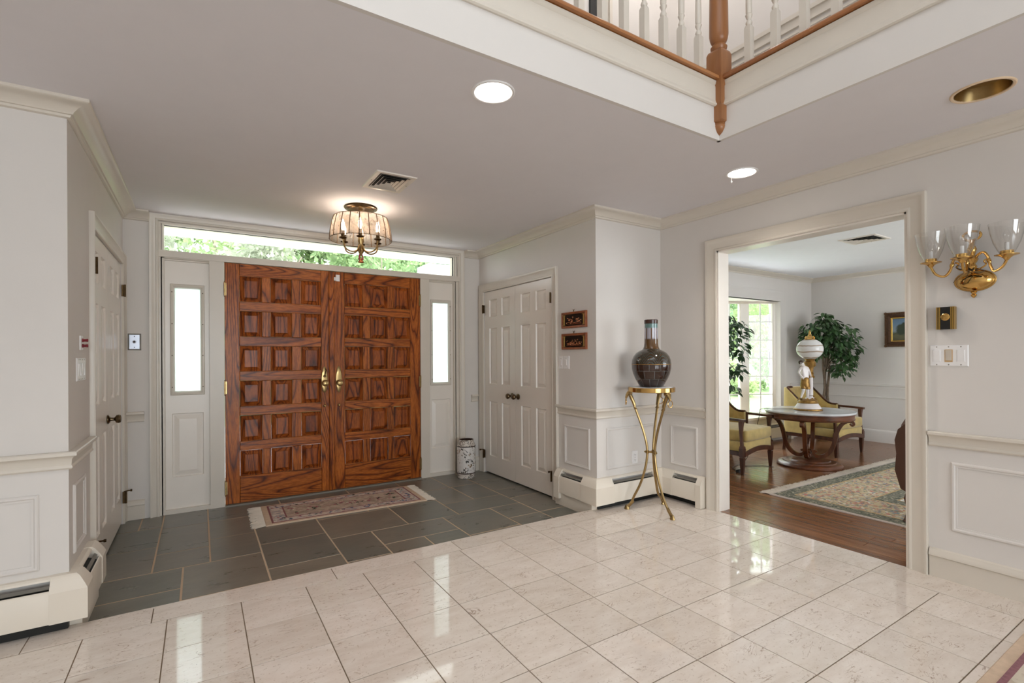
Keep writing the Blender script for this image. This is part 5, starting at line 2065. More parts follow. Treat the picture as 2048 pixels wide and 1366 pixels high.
# ------------------------------------------------------------------ gold armchairs
def armchair(loc, rz, label):
    t = thing('armchair', label, 'armchair', loc, rz, 'gold velvet armchairs')
    W, D = .335, .34                      # half width, half depth; front is -y
    wal = M['walnut']
    # legs with square front posts rising to the arms
    for sx in (-1, 1):
        mb = MB()
        x, y = sx * (W - .022), -D + .025
        mb.loft([[(x + a * s, y + b * s, z) for a, b in ((-1, -1), (1, -1), (1, 1), (-1, 1))] for s, z in ((.011, 0), (.015, .05), (.022, .175), (.018, .182), (.025, .188), (.025, .27), (.019, .28))])
        mb.build('leg', wal, t, smooth=False)
        mb = MB()
        mb.loft([[(x + a * s, y + o + b * s * .9, z) for a, b in ((-1, -1), (1, -1), (1, 1), (-1, 1))] for s, z, o in
                 ((.024, .27, 0), (.024, .29, 0), (.015, .30, .004), (.014, .42, .012), (.019, .50, .012), (.022, .535, .010), (.021, .552, .01))])
        mb.build('arm_post', wal, t, smooth=False)
        mb = MB()
        mb.bar([(x, -D - .005, .562), (x, -D + .06, .566), (x, -.10, .572), (x, -.04, .574)], .024, [.046, .042, .036, .036], (0, 0, 1))
        mb.build('armrest', wal, t, smooth=False)
        mb = MB()
        mb.loft([[(sx * (W - .055) + a * s, D - .03 + b * s + o, z) for a, b in ((-1, -1), (1, -1), (1, 1), (-1, 1))] for s, z, o in ((.013, 0, .03), (.018, .10, .012), (.022, .2, 0))])
        mb.build('leg', wal, t, smooth=False)
        mb = MB()
        mb.box(x - .016, x + .016, -.06, -.03, .26, .565)
        mb.build('arm_post', wal, t, smooth=False)
    # bowed seat rails
    mb = MB()
    n = 12
    fr = [(-W + .03 + (2 * W - .06) * k / n, -D + .012, .212 + .035 * math.sin(math.pi * k / n)) for k in range(n + 1)]
    mb.bar(fr, .050, .030, (0, 0, 1))
    for sx in (-1, 1):
        mb.bar([(sx * (W - .018), -D + .03, .215), (sx * (W - .018), 0, .225), (sx * (W - .018), D - .04, .215)], .042, .028, (0, 0, 1))
    mb.bar([(-W + .05, D - .02, .215), (W - .05, D - .02, .215)], .042, .028, (0, 0, 1))
    mb.build('seat_rail', wal, t, smooth=False)
    # upholstered base and cushion
    mb = MB()

    def pad(x0, x1, y0, y1, z0, z1, r, crown):
        rings = []
        for k, (ins, z) in enumerate(((r, z0), (0, z0 + r), (0, z1 - r), (r * .4, z1 - r * .3), (r * 1.2, z1), (.12, z1 + crown), (.24, z1 + crown * 1.2))):
            ring = []
            a0, a1, b0, b1 = x0 + ins, x1 - ins, y0 + ins, y1 - ins
            q = max(.012, .03 - ins)
            for cx_, cy_, s in ((a1 - q, b1 - q, 0), (a0 + q, b1 - q, 90), (a0 + q, b0 + q, 180), (a1 - q, b0 + q, 270)):
                ring += [(px, py, z) for px, py in arc(cx_, cy_, q, s, s + 90, 3)]
            rings.append(ring)
        mb.loft(rings)
    pad(-W + .03, W - .03, -D + .005, D - .05, .225, .335, .015, .004)
    mb.build('seat_base', M['upholstery'], t, ang=50)
    mb = MB()
    pad(-W + .05, W - .05, -D - .008, D - .10, .338, .455, .014, .018)
    mb.build('cushion', M['upholstery'], t, ang=50)
    # wrap-round back: outside, inside, top trim
    N = 40
    outer, inner, top = [], [], []
    for k in range(N + 1):
        f = -1 + 2 * k / N               # -1 left front .. 1 right front
        a = abs(f)
        sgn = 1 if f > 0 else -1
        if a < .42:                       # across the back
            x, y, nx, ny = sgn * (W - .07) * a / .42, D - .01 + .015 * (1 - (a / .42) ** 2), 0, 1
        elif a < .58:                     # rounded corner
            th = (a - .42) / .16 * math.pi / 2
            x, y, nx, ny = sgn * (W - .07 + .065 * math.sin(th)), D - .075 + .065 * math.cos(th), sgn * math.sin(th), math.cos(th)
        else:
            x, y, nx, ny = sgn * (W - .005), D - .075 - (a - .58) / .42 * (D - .075 + .045), sgn, 0
        if a < .48:
            hgt = .815
        else:
            u = min(1, (a - .48) / .44)
            u = u * u * (3 - 2 * u)
            hgt = .815 - .225 * u
        th_ = .060
        outer.append((x, y, nx, ny, hgt))
    mbo, mbi, trim = MB(), MB(), []
    ro = [[(x + nx * .006, y + ny * .006, .245) for x, y, nx, ny, h in outer], [(x + nx * .010, y + ny * .010, .25 + .5 * (h - .25)) for x, y, nx, ny, h in outer],
          [(x + nx * .004, y + ny * .004, h - .004) for x, y, nx, ny, h in outer], [(x - nx * .008, y - ny * .008, h + .004) for x, y, nx, ny, h in outer],
          [(x - nx * .034, y - ny * .034, h + .002) for x, y, nx, ny, h in outer]]
    mbo.loft(ro, False, False, False)
    mbo.build('back_outside', M['upholstery'], t, ang=60)
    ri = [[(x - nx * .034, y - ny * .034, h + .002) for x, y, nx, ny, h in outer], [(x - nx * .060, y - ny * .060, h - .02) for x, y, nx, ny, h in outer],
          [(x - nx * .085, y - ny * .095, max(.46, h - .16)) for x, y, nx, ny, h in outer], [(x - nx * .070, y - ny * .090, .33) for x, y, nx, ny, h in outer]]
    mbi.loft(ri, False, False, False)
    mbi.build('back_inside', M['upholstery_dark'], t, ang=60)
    for ks in (range(0, 16), range(N - 15, N + 1)):
        mb = MB()
        mb.tube([(outer[k][0] - outer[k][2] * .038, outer[k][1] - outer[k][3] * .038, outer[k][4] + .004) for k in ks], .013, 8, flat=(1, 1.2))
        mb.build('back_trim', wal, t)
    for sx in (-1, 1):                   # closed front ends of the wings
        o = outer[0 if sx < 0 else -1]
        mb = MB()
        mb.box(min(o[0], o[0] - sx * .07), max(o[0], o[0] - sx * .07), o[1] - .004, o[1] + .006, .30, .588)
        mb.build('wing_end', M['upholstery'], t, smooth=False)
    return t


armchair((5.03, 3.41, 0), R(6), 'gold velvet armchair in front of the bow window, partly hidden by the door jamb')
armchair((6.79, 3.265, 0), R(-1), 'gold velvet armchair behind the marble-topped table')

# ------------------------------------------------------------------ round marble-topped table
TX, TY, TZ = 5.80, 2.93, .622
t = thing('side_table', 'round mahogany table with white marble top and scrolled lyre legs', 'table', (TX, TY, 0))
mb = MB()
mb.lathe([(.003, TZ - .022), (.440, TZ - .022), (.448, TZ - .016), (.448, TZ - .006), (.442, TZ), (.003, TZ)], seg=56, cap=False)
mb.build('marble_top', M['table_marble'], t)
mb = MB()
mb.lathe([(.30, TZ - .092), (.415, TZ - .092), (.432, TZ - .086), (.436, TZ - .078), (.428, TZ - .072), (.430, TZ - .036), (.440, TZ - .030), (.438, TZ - .022)], seg=56, cap=False)
mb.lathe([(.003, TZ - .060), (.425, TZ - .060)], seg=40, cap=False)
mb.build('apron', M['mahogany_x'], t)
mb = MB()
mb.lathe([(.003, 0), (.318, 0), (.325, .006), (.325, .020), (.314, .034), (.300, .042), (.265, .046), (.258, .056), (.210, .060), (.200, .072), (.16, .078), (.003, .080)], seg=52, cap=False)
mb.build('base', M['mahogany_x'], t)
for k in range(4):
    a = R(18 + 90 * k)
    ca, sa = math.cos(a), math.sin(a)
    P = lambda r, z: (ca * r, sa * r, z)
    prof = [(.385, .498), (.405, .478), (.420, .492), (.412, .514), (.385, .522), (.345, .512), (.305, .475), (.272, .410), (.252, .330), (.235, .250), (.205, .180), (.160, .130),
            (.105, .108), (.062, .120), (.045, .148), (.060, .168), (.078, .160)]
    mb = MB()
    wd = [.020, .024, .028, .032, .036, .042, .046, .048, .048, .048, .048, .046, .042, .036, .030, .024, .020]
    sp = smooth_path([P(r, z) for r, z in prof], 3)
    w2 = [wd[min(len(wd) - 1, i // 3)] for i in range(len(sp))]
    th = [min(.040, q * .9) for q in w2]
    # thickness lies in the (r, z) plane, width across it
    side = Vector((-sa, ca, 0))
    rings = []
    for i in range(len(sp)):
        d = (sp[min(i + 1, len(sp) - 1)] - sp[max(i - 1, 0)]).normalized()
        nn = d.cross(side).normalized()
        rings.append([tuple(sp[i] + side * (.020 * p) + nn * (th[i] * .5 * q_)) for p, q_ in ((-1, -1), (1, -1), (1, 1), (-1, 1))])
    mb.loft(rings)
    mb.build('leg', M['mahogany'], t, ang=30)
mb = MB()
mb.lathe_axis([(.026, -.075), (.030, -.070), (.030, .070), (.026, .075)], (0, 0, .118), (1, .3, 0), 16)
mb.build('centre_roll', M['mahogany_x'], t)

# ------------------------------------------------------------------ figurine lamp
LXp, LYp = 5.77, 2.925
t = thing('figurine_lamp', 'porcelain boy and column lamp with banded white glass globe on the round table', 'table lamp', (LXp, LYp, TZ), R(-32))
mb = MB()
mb.lathe([(.003, 0), (.140, 0), (.145, .006), (.143, .016), (.132, .022)], seg=36, cap=False)
mb.build('gilt_foot', M['gold_paint'], t)
mb = MB()
mb.lathe([(.134, .022), (.128, .034), (.115, .055), (.104, .072), (.100, .080)], seg=36, cap=False)
mb.build('base', M['porcelain'], t)
mb = MB()
mb.lathe([(.103, .080), (.105, .086), (.098, .094), (.096, .108), (.07, .125), (.003, .13)], seg=30, cap=False)
rr = random.Random(8)
for k in range(16):
    a = rr.uniform(0, 6.283)
    r_ = rr.uniform(.04, .095)
    mb.lathe([(.002, -.008), (.014, .0), (.016, .010), (.008, .020), (.002, .024)], r_ * math.cos(a), r_ * math.sin(a), rr.uniform(.09, .125), 7)
mb.build('rocky_mound', M['gold_paint'], t)
CXl = .038
mb = MB()
mb.lathe([(.046, .118), (.050, .13), (.040, .142), (.036, .16)], CXl, .02, 0, 20, cap=False)
mb.lathe([(.031, .165), (.029, .36), (.031, .368)], CXl, .02, 0, 20)
mb.build('column_shaft', M['porcelain'], t)
mb = MB()
for k in range(26):
    a = rr.uniform(0, 6.283)
    z = rr.choice((.15, .17, .19, .21, .37, .39, .41, .43, .50, .52, .54))
    r_ = .034 + (.012 if z > .48 else 0)
    mb.lathe([(.002, -.014), (.011, -.006), (.014, .003), (.009, .013), (.002, .018)], CXl + r_ * math.cos(a), .02 + r_ * math.sin(a), z, 7)
mb.lathe([(.030, .37), (.036, .40), (.032, .46), (.046, .49), (.058, .52), (.062, .54), (.045, .552), (.050, .566), (.056, .574)], CXl, .02, 0, 22)
mb.build('gilt_leaves', M['gold_paint'], t)
GZ = .685
mb = MB()
gp = []
for k in range(19):
    a = -math.pi / 2 + math.pi * k / 18
    gp.append((max(.05, .1345 * math.cos(a)), GZ - 0 + .118 * math.sin(a)))
gp = [(.048, GZ - .112)] + [q for q in gp if q[0] > .0501] + [(.046, GZ + .111)]
mb.lathe(gp, CXl, .02, 0, 40, cap=True)
g_ = mb.build('globe_shade', M['globe'], t, ang=60)
mb = MB()
mb.lathe([(.052, GZ + .104), (.056, GZ + .112), (.040, GZ + .122), (.030, GZ + .140), (.018, GZ + .150), (.020, GZ + .160), (.010, GZ + .172), (.013, GZ + .186), (.006, GZ + .205), (.002, GZ + .215)], CXl, .02, 0, 20)
for k in range(6):
    a = k * math.pi / 3
    mb.tube([(CXl + .045 * math.cos(a), .02 + .045 * math.sin(a), GZ + .112), (CXl + .055 * math.cos(a), .02 + .055 * math.sin(a), GZ + .128), (CXl + .040 * math.cos(a), .02 + .040 * math.sin(a), GZ + .142)], .005, 6)
mb.build('crown_finial', M['brass'], t)


def skin_figure(name, joints, bones, mat, parent, sub=2, root=0):
    me = bpy.data.meshes.new(name)
    me.from_pydata([j[0] for j in joints], bones, [])
    o = link(name, me, parent)
    sk = o.modifiers.new('skin', 'SKIN')
    sk.use_smooth_shade = True
    for i, j in enumerate(joints):
        d = me.skin_vertices[0].data[i]
        d.radius = (j[1], j[2] if len(j) > 2 else j[1])
        d.use_root = i == root
    ss = o.modifiers.new('sub', 'SUBSURF')
    ss.levels = ss.render_levels = sub
    me.materials.append(mat)
    return o


# the boy, leaning on the column with head bowed toward the left
fx = -.035
J = [((fx + .000, -.01, .330), .030), ((fx - .004, -.01, .390), .033), ((fx - .010, -.01, .450), .036), ((fx - .018, -.012, .492), .018), ((fx - .040, -.018, .515), .026), ((fx - .052, -.022, .540), .022),
     # left (outer) arm: shoulder, elbow, hand on hip
     ((fx - .045, -.012, .475), .016), ((fx - .078, -.02, .420), .012), ((fx - .040, -.03, .365), .010), ((fx - .026, -.034, .358), .010),
     # right arm on the column
     ((fx + .030, -.012, .470), .016), ((fx + .048, -.020, .410), .012), ((fx + .066, -.008, .372), .010),
     # legs
     ((fx - .018, -.01, .300), .024), ((fx - .030, -.03, .225), .017), ((fx - .048, -.02, .155), .011), ((fx - .064, -.04, .140), .009),
     ((fx + .018, -.01, .300), .024), ((fx + .022, -.02, .215), .017), ((fx + .022, -.012, .132), .011), ((fx + .034, -.045, .122), .009)]
Bn = [(0, 1), (1, 2), (2, 3), (3, 4), (4, 5), (2, 6), (6, 7), (7, 8), (8, 9), (2, 10), (10, 11), (11, 12), (0, 13), (13, 14), (14, 15), (15, 16), (0, 17), (17, 18), (18, 19), (19, 20)]
boy = skin_figure('figurine_boy', J, Bn, M['porcelain'], t)
mb = MB()
mb.lathe([(.026, .375), (.038, .36), (.043, .33), (.046, .30), (.050, .272), (.047, .262)], fx, -.012, 0, 16, cap=False, sx=1.05, sy=.85)
mb.lathe([(.020, .30), (.027, .275), (.030, .245), (.024, .240)], fx - .026, -.020, 0, 12, cap=False)
mb.lathe([(.020, .30), (.027, .275), (.030, .240), (.024, .235)], fx + .022, -.016, 0, 12, cap=False)
mb.build('gilt_breeches', M['gold_paint'], boy)
mb = MB()
o_ = (fx - .050, -.016, .535)
mb.lathe_axis([(.003, .026), (.016, .022), (.024, .008), (.025, -.006), (.018, -.018)], o_, (-.35, .35, .85), 14)
mb.build('hair', M['hair'], boy)
mb = MB()
mb.tube([(fx - .064, -.042, .528), (fx - .070, -.046, .523), (fx - .063, -.044, .519)], .003, 6)
for s in (-1, 1):
    mb.lathe_axis([(.0032, 0), (.002, .002)], (fx - .061 + s * .007, -.040, .534), (-.4, -1, -.2), 6)
mb.build('face_detail', M['porcelain'], boy)

# lamp cord: over the table edge, down to the floor and along to its foot switch
mb = MB()
ox, oy, oz = 5.25 - LXp, 3.15 - LYp, -TZ
unrot = Matrix.Rotation(R(32), 4, 'Z')
mb.tube(smooth_path([unrot @ Vector((ox + q[0], oy + q[1], oz + q[2])) for q in [(.50, -.12, .629), (.28, .02, .628), (.105, .08, .63), (.085, .09, .52), (.06, .20, .10), (.0, .24, .006), (-.12, .16, .005), (.05, .04, .005), (.12, -.06, .005)]], 6), .0030, 6)
mb.tube(smooth_path([unrot @ Vector((ox + q[0], oy + q[1], oz + q[2])) for q in [(.0, .24, .006), (-.30, .16, .005), (-.42, .0, .006)]], 6), .0030, 6)
plab(mb.build('power_cord', M['cable'], t), 'thin brown cord looping on the floor')
mb = MB()
mb.loft([[tuple(unrot @ Vector((ox - .42 + x * s, oy + y * s, oz + z))) for x, y in ((-.035, -.02), (.035, -.02), (.035, .02), (-.035, .02))] for s, z in ((1, 0.001), (1, .018), (.7, .028))])
mb.build('foot_switch', M['matt_black'], t)

# ------------------------------------------------------------------ ficus trees
def leaf_mesh(name, L, Wd, mat):
    n = 5
    v, f = [], []
    for i in range(n + 1):
        u = i / n
        w_ = Wd * math.sin(math.pi * min(1, u ** .8)) * (1 if u < .95 else .3)
        x = L * u
        dz = -.35 * L * u * u
        v += [(x, -w_, dz + .12 * w_), (x, 0, dz - .10 * w_), (x, w_, dz + .12 * w_)]
    for i in range(n):
        b = i * 3
        f += [(b, b + 1, b + 4, b + 3), (b + 1, b + 2, b + 5, b + 4)]
    me = bpy.data.meshes.new(name)
    me.from_pydata(v, [], f)
    me.materials.append(mat)
    me.polygons.foreach_set('use_smooth', [True] * len(f))
    return me


lm = leaf_mesh('leaf', .085, .021, M['leaf'])


def ficus(loc, label, blobs, trunk, n_leaf, n_more, seed, h0):
    t = thing('potted_ficus', label, 'potted plant', loc)
    rr = random.Random(seed)
    mb = MB()
    for k, off in enumerate(trunk):
        p = [(off[0] + .022 * math.cos(z * 9 + k * 2.1) * (1 - z / 2.2), off[1] + .022 * math.sin(z * 9 + k * 2.1) * (1 - z / 2.2), z) for z in [h0 + .13 * q for q in range(10)]]
        mb.tube(p, [.022 - .0012 * q for q in range(10)], 8)
    mb.build('trunk', M['bark'], t)
    mb = MB()
    mb.lathe([(.003, 0), (.12, 0), (.15, .12), (.165, .26), (.172, .27), (.165, .28), (.150, .27), (.145, .24)], seg=26, cap=False)
    mb.build('wicker_planter', M['wicker'], t)
    mb = MB()
    mb.lathe([(.003, .250), (.145, .245)], seg=20, cap=False)
    mb.build('moss', M['soil'], t)
    br = MB()
    spots = []
    tot = sum(b[3] ** 2 for b in blobs)
    for bx_, by_, bz, br_ in blobs:
        cnt = int((n_leaf + n_more) * br_ ** 2 / tot)
        br.tube(smooth_path([(trunk[0][0], trunk[0][1], h0 + .75), (bx_ * .4, by_ * .4, (bz + h0 + .9) / 2 + .05), (bx_, by_, bz)], 4), [.008] * 5 + [.005] * 4, 5)
        for q in range(cnt):
            u, v_ = rr.uniform(-1, 1), rr.uniform(0, 6.283)
            r_ = br_ * (.45 + .55 * rr.random() ** .6)
            s = math.sqrt(1 - u * u)
            spots.append(((bx_ + r_ * s * math.cos(v_), by_ + r_ * s * math.sin(v_), bz + r_ * u * .85), (math.atan2(by_ * .4 + s * math.sin(v_), bx_ * .4 + s * math.cos(v_)))))
    br.build('branches', M['bark'], t)
    rr.shuffle(spots)
    # leaves toward the foyer are the ones seen: those become single leaves
    spots.sort(key=lambda s_: (s_[0][0] * .89 + s_[0][1] * .45))
    more = MB()
    for q, (p, az) in enumerate(spots):
        e = (rr.uniform(-.5, .5), rr.uniform(-.1, .9), az + rr.uniform(-.8, .8))
        sc = rr.uniform(.75, 1.2)
        if q < n_leaf:
            o = link('leaf', lm, t, p, e)
            o.scale = (sc, sc, sc)
        else:
            mt = Matrix.Translation(p) @ (Matrix.Rotation(e[2], 4, 'Z') @ Matrix.Rotation(e[1], 4, 'Y') @ Matrix.Rotation(e[0], 4, 'X')) @ Matrix.Scale(sc, 4)
            more.add([tuple(mt @ vv.co) for vv in lm.vertices], [tuple(pl.vertices) for pl in lm.polygons])
    stuff(more.build('foliage', M['leaf'], t))
    return t


ficus((7.66, 3.63, 0), 'bushy green ficus tree with twisted trunk in the far living room corner',
      [(0, 0, 1.62, .20), (.12, -.16, 1.52, .20), (-.10, .10, 1.50, .18), (.10, -.22, 1.32, .19), (-.02, -.10, 1.40, .20), (.16, -.18, 1.14, .15), (-.16, .04, 1.30, .15), (.02, -.20, 1.02, .12), (.05, .05, 1.78, .10),
       (-.20, .12, 1.62, .12)],
      [(0, 0), (.03, -.02), (-.02, .02)], 290, 900, 21, .25)
ficus((5.52, 3.84, 0), 'green ficus tree in front of the bow window beside the near armchair',
      [(0, 0, 1.62, .20), (.20, -.06, 1.55, .16), (.24, -.06, 1.30, .16), (.22, -.05, 1.05, .13), (-.1, .0, 1.4, .2), (.16, -.04, .82, .09)],
      [(0, 0), (.02, -.02)], 220, 260, 33, .25)

# ------------------------------------------------------------------ painting, rug, brown chair
t = thing('framed_painting', 'small landscape painting with tree in ornate dark frame on the far wall', 'painting', (LX1, 2.79, 1.585))
mf = lambda a, b, h: (-h, a, b)
W2, H2 = .275, .232
mb = MB()
mb.sweep([(-W2, -H2), (-W2, H2), (W2, H2), (W2, -H2)], [(0, 0), (0, .020), (-.010, .034), (-.026, .028), (-.045, .036), (-.066, .026), (-.070, .012), (-.070, 0)], mf, closed=True)
fr = mb.build('frame', plain('carved_frame', S(74, 48, 28), .4, .3, var=.35, nscale=60), t)
mb = MB()
rr = random.Random(3)
per = []
for k in range(30):
    per.append((-W2 + 2 * W2 * k / 29, H2 - .006))
    per.append((-W2 + 2 * W2 * k / 29, -H2 + .006))
for k in range(24):
    per.append((-W2 + .006, -H2 + 2 * H2 * k / 23))
    per.append((W2 - .006, -H2 + 2 * H2 * k / 23))
for a, b in per:
    mb.lathe_axis([(.013, .012), (.012, .030), (.006, .038)], mf(a, b, 0), (-1, 0, 0), 7)
mb.build('carving', plain('carved_gilt', S(96, 64, 34), .4, .4, var=.4, nscale=80), fr)
mb = MB()
mb.sweep([(-W2 + .068, -H2 + .068), (-W2 + .068, H2 - .068), (W2 - .068, H2 - .068), (W2 - .068, -H2 + .068)], [(0, 0), (0, .018), (-.010, .016), (-.016, .008), (-.016, 0)], mf, closed=True)
plab(mb.build('gilt_slip', M['gold'], t), 'bright gilt inner slip')
mb = MB()
mb.box(-.008, -.002, -W2 + .08, W2 - .08, -H2 + .08, H2 - .08)
plab(mb.build('canvas', M['canvas'], t, smooth=False), 'painted landscape with dark tree under blue sky')

t = thing('persian_rug', 'large multicoloured persian rug with white fringe on the hardwood floor', 'rug', (4.275, 2.50, 0), R(-.6))
RW_, RL = 3.6, 3.2          # local x into the room, y negative
rug_top('pile', 0, RW_, -RL, 0, .010, M['persian_selvage'], t, .004)
for nm, ins, wd, mt, z in (('outer_guard', .022, .120, 'persian_guard', .0110), ('guard_line', .142, .014, 'persian_line', .0113), ('main_border', .156, .400, 'persian_main', .0111), ('guard_line', .556, .014, 'persian_line', .0113),
                           ('inner_guard', .570, .125, 'persian_guard', .0111), ('guard_line', .695, .014, 'persian_line', .0113)):
    frame_top(nm, ins, RW_ - ins, -RL + ins, -ins, wd, .009, z, M[mt], t)
mb = MB()
mb.box(.709, RW_ - .709, -RL + .709, -.709, .009, .0111)
mb.build('field', M['persian_field'], t, smooth=False)
fringe('fringe', (0, 0), (RW_, 0), (0, 1), .10, 900, t, 5, .007, .0022)

t = thing('wing_chair', 'brown leather and wood chair half hidden behind the right door jamb', 'chair', (4.62, 1.272, .0125))
mb = MB()
side = [(-.10, .26), (.02, .20), (.13, .24), (.19, .33), (.225, .46), (.245, .56), (.24, .64), (.20, .71), (.12, .755), (.0, .78), (-.12, .80)]
for y0, y1 in ((.215, .29), (-.29, -.215)):
    mb2 = MB()
    mb2.loft([[(-x * 1.0, y, z) for x, z in [(a + .02, b) for a, b in side] + [(-.30, .80), (-.30, .24)]] for y in (y0, y1)])
    mb2.build('arm_panel', M['leather'], t, ang=30)
mb = MB()
prof = [(-.06, .19), (.05, .25), (.085, .38), (.075, .50), (.085, .60), (.065, .68), (.02, .725), (-.04, .74), (-.06, .70)]
mb.loft([[(x - .10, y, z) for y, z in [(q + .22, zz) for q, zz in prof]] for x in (-.20, .34)])
mb.build('rolled_arm', M['leather'], t, ang=40)
mb = MB()
mb.box(-.22, .30, -.22, .22, .24, .42)
mb.build('seat', M['leather'], t)
mb = MB()
mb.loft([[(.24 + .02 * math.cos(q), y, z) for y, z in ((-.28, .3), (.28, .3), (.28, .85), (.15, .95), (-.15, .95), (-.28, .85))] for q in (0, 3.14159)] if False else
        [[(x, y, z) for y, z in ((-.28, .3), (.28, .3), (.28, .85), (.15, .95), (-.15, .95), (-.28, .85))] for x in (.24, .34)])
mb.build('backrest', M['leather'], t)
for sx, sy in ((-1, 1), (-1, -1), (1, 1), (1, -1)):
    mb = MB()
    mb.tube(smooth_path([(sx * .22, sy * .22, .25), (sx * .245, sy * .245, .17), (sx * .235, sy * .235, .08), (sx * .255, sy * .255, .012), (sx * .262, sy * .262, 0)], 4), [.026] * 5 + [.020] * 6 + [.015] * 5 + [.017], 8)
    mb.build('leg', M['mahogany'], t)

# ------------------------------------------------------------------ outdoors
def lawn_h(x, y):
    r = max(0, y - 8.0)
    return -.45 + .055 * r + .0028 * r * r + .25 * math.sin(x * .21 + 1) * min(1, r / 10)


mb = MB()
nx_, ny_ = 40, 30
gxs = [-30 + 80 * i / nx_ for i in range(nx_ + 1)]
gys = [5.9 + 50 * (j / ny_) ** 1.5 for j in range(ny_ + 1)]
gxs = [-30 + 90 * i / nx_ for i in range(nx_ + 1)]
vv = [(x, y, lawn_h(x, y)) for y in gys for x in gxs]
ff = [(j * (nx_ + 1) + i, j * (nx_ + 1) + i + 1, (j + 1) * (nx_ + 1) + i + 1, (j + 1) * (nx_ + 1) + i) for j in range(ny_) for i in range(nx_)]
mb.add(vv, ff)
struct(mb.build('ground_lawn', M['lawn']), 'sloping green lawn outside')
mb = MB()
mb.loft([[(x, y, lawn_h(x, y) + .03) for x, y in ((-14, yy), (-6, yy), (1, yy), (7, yy))] for yy in (7.2, 8.0, 9.0, 10.2, 11.4)], False, False, False)
struct(mb.build('road_driveway', M['drive']), 'pale driveway outside the front door')
mb = MB()
mb.box(-1.6, 3.6, 5.2, 7.4, -.35, -.12)
struct(mb.build('floor_porch', M['shell'], smooth=False), 'porch outside the front door')
mb = MB()
mb.box(-3.5, 4.2, 5.17, 6.85, 2.74, 2.80)
mb.box(-3.5, 4.2, 6.55, 6.80, 2.632, 3.0)
struct(mb.build('roof_porch', M['shell'], smooth=False), 'white porch soffit above the front door')
t = thing('porch_column', 'square white fluted porch column seen through the transom', 'column', (2.80, 6.42, -.12))
mb = MB()
mb.box(-.17, .17, -.17, .17, 0, 2.63)
shaft = mb.build('shaft', M['shell'], t, smooth=False)
mb = MB()
for k in range(5):
    x = -.12 + .06 * k
    mb.box(x - .016, x + .016, -.180, -.168, .25, 2.4)
    mb.box(-.180, -.168, x - .016, x + .016, .25, 2.4)
mb.build('flutes', M['shell'], shaft, smooth=False)
mb = MB()
mb.box(-.21, .21, -.21, .21, 0, .16)
mb.box(-.20, .20, -.20, .20, 2.50, 2.62)
mb.build('base_and_cap', M['shell'], t, smooth=False)
# stone return of the house right of the bow window
mb = MB()
rr = random.Random(6)
st_w = MB()
st_w.box(8.92, 9.3, LY1 + .40, LY1 + 1.14, -.4, 3.0)
sw = struct(st_w.build('wall_exterior_stone', M['stucco'], smooth=False), 'grey fieldstone return of the house outside the bow window')
z = -.3
while z < 2.9:
    h_ = rr.uniform(.10, .22)
    y = LY1 + .40
    while y < LY1 + 1.14:
        l_ = rr.uniform(.14, .30)
        mb2 = MB()
        y1 = min(y + l_, LY1 + 1.14)
        mb2.cbox(-(y1 - y) / 2 + .008, (y1 - y) / 2 - .008, -h_ / 2 + .008, h_ / 2 - .008, 0, rr.uniform(.02, .05), .012)
        o = mb2.build('stone', M['stucco'], sw, (8.92, (y + y1) / 2, z + h_ / 2), smooth=False)
        o.rotation_euler = (R(90), 0, R(-90))
        y = y1
    z += h_


def leaf_cloud(name, n, blobs, size, seed, mat):
    rr = random.Random(seed)
    v, f = [], []
    for k in range(n):
        bx_, by_, bz, br_ = blobs[int(rr.random() * len(blobs))]
        u, a = rr.uniform(-1, 1), rr.uniform(0, 6.283)
        s = math.sqrt(1 - u * u)
        r_ = br_ * (.35 + .65 * rr.random() ** .5)
        p = Vector((bx_ + r_ * s * math.cos(a), by_ + r_ * s * math.sin(a), bz + r_ * u * .8))
        d1 = Vector((rr.uniform(-1, 1), rr.uniform(-1, 1), rr.uniform(-1, 1))).normalized()
        d2 = d1.cross(Vector((rr.uniform(-1, 1), rr.uniform(-1, 1), rr.uniform(-1, 1)))).normalized()
        q = size * rr.uniform(.6, 1.3)
        b = len(v)
        v += [tuple(p - d1 * q), tuple(p + d2 * q * .5), tuple(p + d1 * q), tuple(p - d2 * q * .5)]
        f.append((b, b + 1, b + 2, b + 3))
    me = bpy.data.meshes.new(name)
    me.from_pydata(v, [], f)
    me.materials.append(mat)
    return me


def blobset(seed, R_, H_, n):
    rr = random.Random(seed)
    return [(rr.uniform(-R_, R_) * .7, rr.uniform(-R_, R_) * .7, H_ + rr.uniform(-1, 1) * R_ * .8, R_ * rr.uniform(.35, .6)) for _ in range(n)]


def crownset(seed, R_, z0, z1, n):
    rr = random.Random(seed)
    out = []
    for q in range(n):
        f = q / (n - 1)
        r_ = R_ * (.55 + .45 * math.sin(math.pi * min(1, f * 1.1)))
        a = rr.uniform(0, 6.283)
        out.append((math.cos(a) * r_ * .6, math.sin(a) * r_ * .6, z0 + (z1 - z0) * f, R_ * rr.uniform(.36, .52)))
    return out


